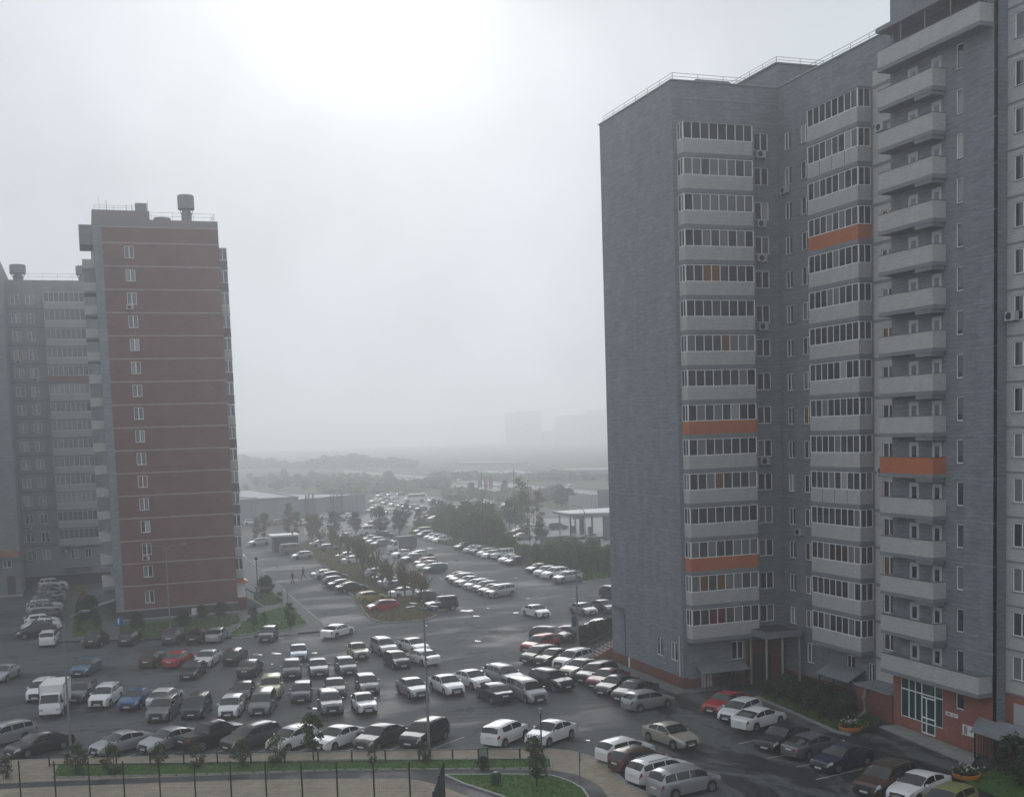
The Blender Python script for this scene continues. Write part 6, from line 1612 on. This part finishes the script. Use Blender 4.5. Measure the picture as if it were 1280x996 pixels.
x, y = G(620, 980, .15); t = thing('litter_bin', 'dark green bin on the round front lawn', 'bin', (x, y, .14))
b = MB(); b.lathe([(.17, 0), (.22, .12), (.24, .6), (.22, .64)], 0, 0, 14); b.build('barrel', green_metal, t); b = MB(); b.lathe([(.26, .64), (.26, .69), (.14, .78)], 0, 0, 14); b.build('lid', green_metal, t)
b = MB(); b.bar((-.3, 0, 0), (-.3, 0, .7), .05); b.bar((.3, 0, 0), (.3, 0, .7), .05); b.build('stand', green_metal, t)
x, y = G(604, 953, .15); t = thing('frame_sign', 'small green framed board on the front lawn behind the white hatchback', 'sign', (x, y, .14))
b = MB(); b.box(-.35, -.28, -.03, .03, 0, 1.0); b.box(.28, .35, -.03, .03, 0, 1.0); b.box(-.28, .28, -.03, .03, .93, 1.0); b.build('frame', green_metal, t); b = MB(); b.box(-.28, .28, -.01, .01, .35, .93); b.build('board', mat('pale_green', (.2, .26, .22), .6), t)
# flower tubs
for px, py, lab in ((1063, 914, 'orange flower tub with pale flowers beside the white drain pipe'), (1208, 974, 'orange flower tub with white flowers on the corner lawn')):
    x, y = G(px, py); t = thing('flower_tub', lab, 'planter', (x, y, .05))
    b = MB(); b.lathe([(.52, 0), (.74, .12), (.80, .34), (.74, .36), (.72, .30)], 0, 0, 20); b.build('tub', orange_paint, t, smooth=True, sharp=30)
    b = MB(); b.lathe([(.72, .22), (.72, .30)], 0, 0, 20); b.build('soil', soil, t)
    p = np.column_stack([rng.normal(0, .30, 420), rng.normal(0, .30, 420), rng.uniform(.3, .62, 420)]); put('foliage', leaf_mesh('foliage', p, np.tile([0, 0, 1.], (420, 1)), .14, leaf_green, 9), t, (0, 0, 0))
    p = np.column_stack([rng.normal(0, .30, 46), rng.normal(0, .30, 46), rng.uniform(.52, .74, 46)]); put('blossom', leaf_mesh('blossom', p, np.tile([0, 0, 1.], (46, 1)), .13, petal, 10), t, (0, 0, 0))
# low guard rail along the pavement
t = thing('guard_rail', 'low dark guard rail between the tan pavement and the front lawn', 'railing', (*G(380, 951), 0)); o0 = t.location.copy()
pts = [Vector((*G(x, 957.5 - (x - 62) * .0115 if x < 420 else 952.7 - (x - 420) * .0095, .1), .1)) for x in np.arange(62, 690, 21)]
for i, p in enumerate(pts):
    if i % 2 == 0:
        b = MB(); b.box(-.045, .045, -.045, .045, 0, .85); b.build('post', black_metal, t, p - o0)
b = MB()
for a, c in zip(pts, pts[1:]):
    for hh in (.78, .12): b.bar(a - o0 + Vector((0, 0, hh)), c - o0 + Vector((0, 0, hh)), .05)
b.build('rail', black_metal, t)
# tall court fence
HF = 3.9
t = thing('court_fence', 'tall dark mesh fence of the sports court along the bottom of the photo', 'fence', (*G(331, 951, HF), 0)); o0 = t.location.copy()
xs = [-22, 23, 67, 110, 153, 198, 242, 287, 331, 376, 420, 466, 511, 554]
fp = [Vector((*G(x, 950.5 + .0 * x, HF), 0)) for x in xs]
corner = fp[-1]; d_ = Vector((*G(539, 996, HF), 0)) - Vector((*G(554, 950.5, HF), 0)); d_.z = 0; d_.normalize()
side = [corner + d_ * 2.6 * k for k in (1, 2, 3, 4)]
for p in fp + side:
    b = MB(); b.box(-.04, .04, -.04, .04, 0, HF); b.build('post', black_metal, t, p - o0)
def mesh_panel(a, c, w=.004):
    b = MB(); d = c - a; n = int(d.length / .10)
    for i in range(1, n): p = a + d * (i / n); b.bar(p + Vector((0, 0, .1)), p + Vector((0, 0, HF - .05)), w)
    for k in range(1, 24): b.bar(a + Vector((0, 0, HF * k / 24)), c + Vector((0, 0, HF * k / 24)), w)
    b.v = [(v[0] - o0.x, v[1] - o0.y, v[2]) for v in b.v]
    b.build('mesh_panel', green_metal, t)
for a, c in zip(fp, fp[1:]): mesh_panel(a, c)
for a, c in zip([corner] + side, side): mesh_panel(a, c, .012)
# pedestrians ------------------------------------------------------
def person(px, py, head, label, coat, legs, ph):
    x, y = G(px, py); me = bpy.data.meshes.new('person'); V = []; E = []; R = []
    def v(p, r, par=None):
        V.append(p); R.append(r)
        if par is not None: E.append((par, len(V) - 1))
        return len(V) - 1
    pel = v((0, 0, .95), .15); wst = v((.02, 0, 1.12), .14, pel); ch = v((.03, 0, 1.34), .165, wst); nk = v((.04, 0, 1.50), .06, ch); hd = v((.06, 0, 1.60), .085, nk); v((.06, 0, 1.72), .075, hd)
    for sd in (-1, 1):
        sw = ph * sd
        hip = v((0, sd * .09, .90), .10, pel); kn = v((.20 * sw + .05, sd * .10, .50), .068, hip); an = v((.42 * sw - .04, sd * .10, .09), .045, kn); v((.42 * sw + .13, sd * .11, .04), .035, an)
        sh = v((.03, sd * .19, 1.42), .07, ch); el = v((-.10 * sw, sd * .25, 1.14), .052, sh); wr = v((-.20 * sw + .08, sd * .24, .90), .035, el); pm = v((-.22 * sw + .10, sd * .24, .84), .032, wr)
        for k in range(4): f1 = v((-.23 * sw + .07 + .02 * k, sd * .24, .79), .009, pm); v((-.23 * sw + .08 + .02 * k, sd * .235, .745 + .006 * abs(k - 1.5)), .008, f1)
        f1 = v((-.22 * sw + .15, sd * .225, .82), .009, pm); v((-.22 * sw + .16, sd * .22, .785), .008, f1)
    me.from_pydata(V, E, []); o = bpy.data.objects.new('person', me); COL.objects.link(o)
    o.modifiers.new('skin', 'SKIN')
    for i, r in enumerate(R): me.skin_vertices[0].data[i].radius = (r, r)
    me.skin_vertices[0].data[0].use_root = True
    sb = o.modifiers.new('sub', 'SUBSURF'); sb.levels = 1; sb.render_levels = 1
    dg = bpy.context.evaluated_depsgraph_get(); nm = bpy.data.meshes.new_from_object(o.evaluated_get(dg)); bpy.data.objects.remove(o)
    nm.materials.clear()
    for m_ in (coat, legs, mat('skin', (.35, .22, .16), .6), mat('shoe', (.02, .02, .02), .5)): nm.materials.append(m_)
    for p in nm.polygons:
        c = p.center; p.use_smooth = True
        p.material_index = 2 if c.z > 1.50 or (c.z < .87 and abs(c.y) > .19) else 0 if c.z > .92 or abs(c.y) > .2 else 3 if c.z < .09 else 1
    r_ = link('person', nm, None, (x, y, 0), math.radians(head)); r_.scale = (1.0,) * 3
    tag(r_, label, 'person')
    b = MB(); b.lathe([(.02, 1.80), (.07, 1.79), (.102, 1.73), (.105, 1.66), (.09, 1.63)], .045, 0, 12); b.build('hair', mat('dark_hair', (.02, .015, .012), .7), r_, smooth=True)
    for sd in (-1, 1):
        b = MB(); b.box(.135, .15, sd * .035 - .012, sd * .035 + .012, 1.645, 1.66); b.build('eye', trim, r_)
person(366, 729.5, -150, 'walking person in dark clothes on the road, the left and nearer one', mat('dark_coat', (.02, .022, .026), .8), mat('dark_trousers', (.018, .019, .022), .8), 1)
person(379.5, 724, -150, 'walking person in a dark grey jacket on the road, the right one', mat('grey_coat', (.035, .037, .042), .8), mat('black_trousers', (.012, .012, .014), .8), -1)

# ---------------------------------------------------------------- store, booth, filling station, towers in the fog
sx0, sy0 = G(296, 656); sx1, sy1 = G(374, 651); sx2, sy2 = G(457.5, 642)
store = thing('store_hall', 'long grey metal-clad store hall with a flat roof in the mist', 'store', (sx0, sy0, 0)); SO = Vector((sx0, sy0, 0))
clad = mat('cladding', (.20, .225, .26), .6, .4, noise=(.23, .255, .29), nscale=.3); clad2 = mat('cladding_light', (.25, .275, .31), .6, .4)
def hall(a, c, h, depth, mt):
    a = Vector((*a, 0)); c = Vector((*c, 0)); d = (c - a).normalized(); n = Vector((-d.y, d.x, 0)) * depth
    q = MB(); q.poly([(p - SO)[:2] for p in (a, c, c + n, a + n)], 0, h); q.build('hall', mt, store)
    q = MB(); pts = [(p - SO) for p in (a, c, c + n, a + n)]
    for p, r in zip(pts, pts[1:] + pts[:1]): q.bar(p + Vector((0, 0, h + .12)), r + Vector((0, 0, h + .12)), .35, .3)
    q.build('parapet', clad2, store)
    q = MB(); L_ = (c - a).length; k = int(L_ / 6)
    for i in range(1, k): p = a - SO + d * L_ * i / k - n.normalized() * .03; q.bar(p, p + Vector((0, 0, h)), .09)
    q.build('cladding_seam', conc_dark, store)
    return a, d, n, L_
H1 = zat(sx1, sy1, 621.5); a, d, n, L_ = hall((sx0 - 20, sy0 - 1), (sx1, sy1), H1, 60, clad)
H2 = zat(sx2, sy2, 618); a2, d2, n2, L2 = hall((sx1, sy1 + 1), (sx2, sy2), H2, 70, clad)
q = MB()
for k in range(7): p = a - SO + n * (.25 + .1 * k); 
q = MB(); e0 = a - SO + d * 26 + n * .05; q.bar(e0 + Vector((0, 0, H1 + .3)), e0 + n * .85 - d * 14 + Vector((0, 0, H1 + .3)), .5, .3); q.build('skylight', zinc, store)
q = MB(); e0 = a2 - SO + d2 * L2 * .55 + n2 * .55; q.bar(e0 + Vector((0, 0, H2 + .3)), e0 + d2 * L2 * .3 + Vector((0, 0, H2 + .3)), .5, .3); q.bar(e0 + d2 * L2 * .3 + Vector((0, 0, H2 + .3)), e0 + d2 * L2 * .42 - n2 * .3 + Vector((0, 0, H2 + .3)), .5, .3); q.build('roof_edge', zinc, store)
for f, g in ((.30, .7), (.36, .7), (.72, .7), (.80, .7)):
    p = a - SO + d * L_ * f + n * g; q = MB(); q.box(p.x - .8, p.x + .8, p.y - .8, p.y + .8, H1, H1 + 2.0); q.build('roof_unit', conc_dark, store)
for f in (.10, .14, .20, .46, .50, .55, .62):
    p = a2 - SO + d2 * L2 * f - n2.normalized() * .5; q = MB(); q.tube([(p.x, p.y, 1.2), (p.x, p.y, H2 + (1.3 if f < .3 else .7))], .2, 8); q.build('flue', conc_dark, store)
p = a2 - SO + d2 * L2 * .50 - n2.normalized() * .3; q = MB(); q.box(p.x - 5, p.x + 5, p.y - 1.2, p.y, 1.2, 2.0); q.build('canopy', conc_dark, store)
q = MB(); p = a2 - SO + d2 * L2 * .46 - n2.normalized() * .15; q.box(p.x - 4, p.x + 4, p.y - .1, p.y + .6, 0, 1.2); q.build('entrance', dark_frame, store)
# booth
x, y = G(343, 690.5); x2, y2 = G(371, 688)
t = thing('booth', 'small dark booth with a white flat roof at the bend of the road', 'kiosk', (x, y, 0)); h = zat(x, y, 671); w_ = math.hypot(x2 - x, y2 - y)
b = MB(); b.box(0, w_, 0, 3.2, 0, h); b.build('wall', mat('booth_dark', (.045, .05, .055), .6), t); b = MB(); b.box(-.5, w_ + .3, -.6, 3.5, h, h + .3); b.build('roof', white_paint, t)
b = MB(); b.tube([(w_ * .8, .6, h + .3), (w_ * .8, .6, h + 1.0)], .2, 8); b.build('flue', conc_dark, t)
b = MB(); b.box(.6, 1.6, -.03, 0, 0, 2.0); b.build('door', trim, t)
# filling station
x0, y0 = G(697, 676); x1, y1 = G(760, 666)
t = thing('filling_station', 'filling station with a white flat canopy on thin columns', 'filling station', (x0, y0, 0)); O = Vector((x0, y0, 0))
hc = zat(x0, y0, 642) * .97
ca = [Vector((*G(x, y, hc), 0)) - O for x, y in ((691, 640.5), (712, 643.5), (765, 642), (800, 640), (800, 632), (764, 636))]
b = MB(); b.poly([p[:2] for p in ca], hc, hc + .28); b.build('canopy', mat('canopy_grey', (.42, .43, .44), .5), t)
b = MB(); b.poly([(p * .999)[:2] for p in ca], hc - .22, hc - .02); b.build('fascia', mat('fascia_grey', (.16, .175, .20), .6), t)
for px, py in ((700, 668), (713.5, 670.5), (719.5, 667), (740.5, 668.5)):
    p = Vector((*G(px, py), 0)) - O; b = MB(); b.box(p.x - .14, p.x + .14, p.y - .14, p.y + .14, 0, hc - .3); b.build('column', steel, t)
for px, py in ((727.5, 668.5), (738, 668.5), (716, 667)):
    p = Vector((*G(px, py), 0)) - O; b = MB(); b.box(p.x - .4, p.x + .4, p.y - .3, p.y + .3, .12, 1.7 if px != 727.5 else 4.2); b.build('pump', mat('pump_grey', (.2, .2, .23), .5) if px != 727.5 else mat('pillar_blue', (.10, .12, .17), .5), t)
p = Vector((*G(757, 676), 0)) - O; b = MB(); b.box(p.x + .2, p.x + 9, p.y, p.y + 1.6, 0, hc - .5); b.build('shop', mat('shop_blue', (.06, .12, .17), .6), t)
p = Vector((*G(722, 660), 0)) - O; b = MB(); b.box(p.x - 1.0, p.x + 1.2, p.y - .2, p.y + .2, 2.0, 4.0); b.build('price_board', mat('board_dark', (.06, .07, .09), .5), t)
x, y = G(683, 684); t = thing('bin_store', 'concrete bin store wall at the corner of the forecourt', 'enclosure', (x, y, 0))
b = MB(); b.box(0, 4.6, 0, .3, 0, 1.9); b.box(0, .3, .3, 3, 0, 1.9); b.build('wall', conc_dark, t)
x, y = G(752, 686); t = thing('pipe_beam', 'dark horizontal pipe beam on a post below the filling station', 'beam', (x, y, 0)); h = zat(x, y, 672)
b = MB(); b.bar((-9, .4, h + .3), (1, 0, h), .35); b.build('beam', dark_frame, t); b = MB(); b.box(-.5, -.2, -.1, .2, 0, h); b.box(-7.5, -7.2, .2, .5, 0, h + .2); b.build('post', dark_frame, t)
x, y = G(755, 642); t = thing('advertising_board', 'pale roadside board with a blue panel beside the grey block', 'sign', (x, y, 0)); h0 = zat(x, y, 612)
b = MB(); b.box(-1.5, 2.0, 0, .4, 0, h0); b.build('pylon', mat('board_slate', (.13, .14, .17), .5), t); b = MB(); b.box(-1.3, 1.8, -.05, 0, h0 * .12, h0 * .3); b.build('panel', mat('panel_blue', (.06, .07, .25), .5), t)
b = MB(); b.box(-9, -1.6, .5, 1.0, 0, h0 * .82); b.build('pale_board', mat('pale_board', (.4, .4, .41), .6), t)
for px, py, col, lab in ((606, 624, (.36, .24, .23), 'pale red banner flag by the motorway, left one'), (612, 625, (.34, .22, .22), 'pale red banner flag by the motorway, right one'), (598, 622, (.28, .32, .4), 'pale blue banner flag by the motorway')):
    x, y = G(px, py); h = zat(x, y, 594); t = thing('banner_flag', lab, 'flag', (x, y, 0)); b = MB(); b.tube([(0, 0, 0), (0, 0, h)], .07, 6); b.build('pole', steel, t)
    b = MB(); b.box(.08, 1.2, -.02, .02, h * .45, h * .97); b.build('banner', mat('banner_%d' % px, col, .8), t)
x, y = G(590, 628); h = zat(x, y, 603); t = thing('price_pylon', 'tall thin price pylon beside the motorway', 'sign', (x, y, 0)); b = MB(); b.box(-.9, .9, -.2, .2, 0, h); b.build('panel', conc_dark, t)
# apartment towers swallowed by fog beyond the motorway
fog_faded_wall = mat('far_wall_fog_faded', (.50, .51, .52), .9)  # lightened so that the fog's fade is partly in the wall colour
def far_tower(px0, px1, py, top, lab, depth=18):
    a = Vector((*G(px0, py), 0)); c = Vector((*G(px1, py), 0)); h = zat(a.x, a.y, top); w = (c - a).length
    ang = math.atan2(c.y - a.y, c.x - a.x)
    t = thing('distant_tower', lab, 'apartment block', a, ang, 'towers in the fog')
    b = MB(); b.box(0, w, 0, depth, 0, h); b.build('wall', fog_faded_wall, t); b = MB(); b.box(-.3, w + .3, -.3, depth + .3, h, h + .8); b.build('roof', conc_dark, t)
    b = MB(); nx = max(2, int(w / 4)); nz = int(h / 3)
    for i in range(nx):
        for k in range(nz): b.box(w * (i + .3) / nx, w * (i + .7) / nx, -.06, -.01, 1 + k * 3, 2.5 + k * 3)
    tag(b.build('windows', glass_b, t), kind='stuff')
    b = MB()
    for i in range(1, nx): b.box(w * i / nx - .25, w * i / nx + .25, -.12, -.02, 0, h)
    b.build('pier', mat('far_pier_fog_faded', (.5, .5, .5), .9), t)  # pier colour lightened for fog like the wall
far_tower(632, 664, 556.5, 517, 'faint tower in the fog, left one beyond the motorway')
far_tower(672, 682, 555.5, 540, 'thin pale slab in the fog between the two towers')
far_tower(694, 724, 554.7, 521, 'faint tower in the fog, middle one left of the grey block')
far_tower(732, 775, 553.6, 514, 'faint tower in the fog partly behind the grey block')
# low sheds and glinting parked cars at the edge of sight
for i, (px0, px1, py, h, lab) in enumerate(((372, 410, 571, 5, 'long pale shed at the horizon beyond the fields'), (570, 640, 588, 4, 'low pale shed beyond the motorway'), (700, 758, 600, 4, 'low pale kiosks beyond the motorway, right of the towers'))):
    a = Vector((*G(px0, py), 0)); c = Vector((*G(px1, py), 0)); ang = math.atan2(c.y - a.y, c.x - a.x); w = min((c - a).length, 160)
    t = thing('far_shed', lab, 'shed', a, ang); b = MB(); b.box(0, w, 0, 12, 0, h); b.build('wall', fog_faded_wall, t); b = MB(); b.box(-.5, w + .5, -.5, 12.5, h, h + .5); b.build('roof', fog_faded_wall, t)
q = MB(); r = random.Random(5)
for k in range(150):
    if k < 90: px, py = r.uniform(350, 402), r.uniform(576, 583)
    else: px, py = r.uniform(568, 660), r.uniform(591, 594)
    x, y = G(px, py); a = r.choice((0, 1.57)) + .3; c, s = math.cos(a), math.sin(a); L_ = 2.1
    base = [(-1, -.4, .25), (1, -.4, .25), (1, .4, .25), (-1, .4, .25), (-1, -.4, .9), (1, -.4, .8), (1, .4, .8), (-1, .4, .9), (-.75, -.33, 1.45), (.3, -.33, 1.45), (.3, .33, 1.45), (-.75, .33, 1.45)]
    q.add([(x + vx * L_ * c - vy * 2 * s, y + vx * L_ * s + vy * 2 * c, vz) for vx, vy, vz in base], [(0, 3, 2, 1), (0, 1, 5, 4), (1, 2, 6, 5), (2, 3, 7, 6), (3, 0, 4, 7), (4, 5, 9, 8), (5, 6, 10, 9), (6, 7, 11, 10), (7, 4, 8, 11), (8, 9, 10, 11)], r.randrange(3))
tag(q.build('distant_cars', [paint('white'), paint('silver'), paint('grey')]), 'crowd of tiny parked cars glinting at the edge of sight', 'cars', kind='stuff')

# ---------------------------------------------------------------- haze
q = MB(); q.box(-950, 1750, -80, 2400, -1.0, 63.5)
M = bpy.data.materials.new('haze'); M.use_nodes = True; t = M.node_tree; t.nodes.clear()
o_ = t.nodes.new('ShaderNodeOutputMaterial'); v_ = t.nodes.new('ShaderNodeVolumePrincipled')
v_.inputs['Color'].default_value = (.965, .985, 1.0, 1); v_.inputs['Density'].default_value = 0.00138; v_.inputs['Anisotropy'].default_value = 0.6
t.links.new(v_.outputs[0], o_.inputs['Volume'])
hz_ = q.build('haze', M); tag(hz_, kind='stuff')
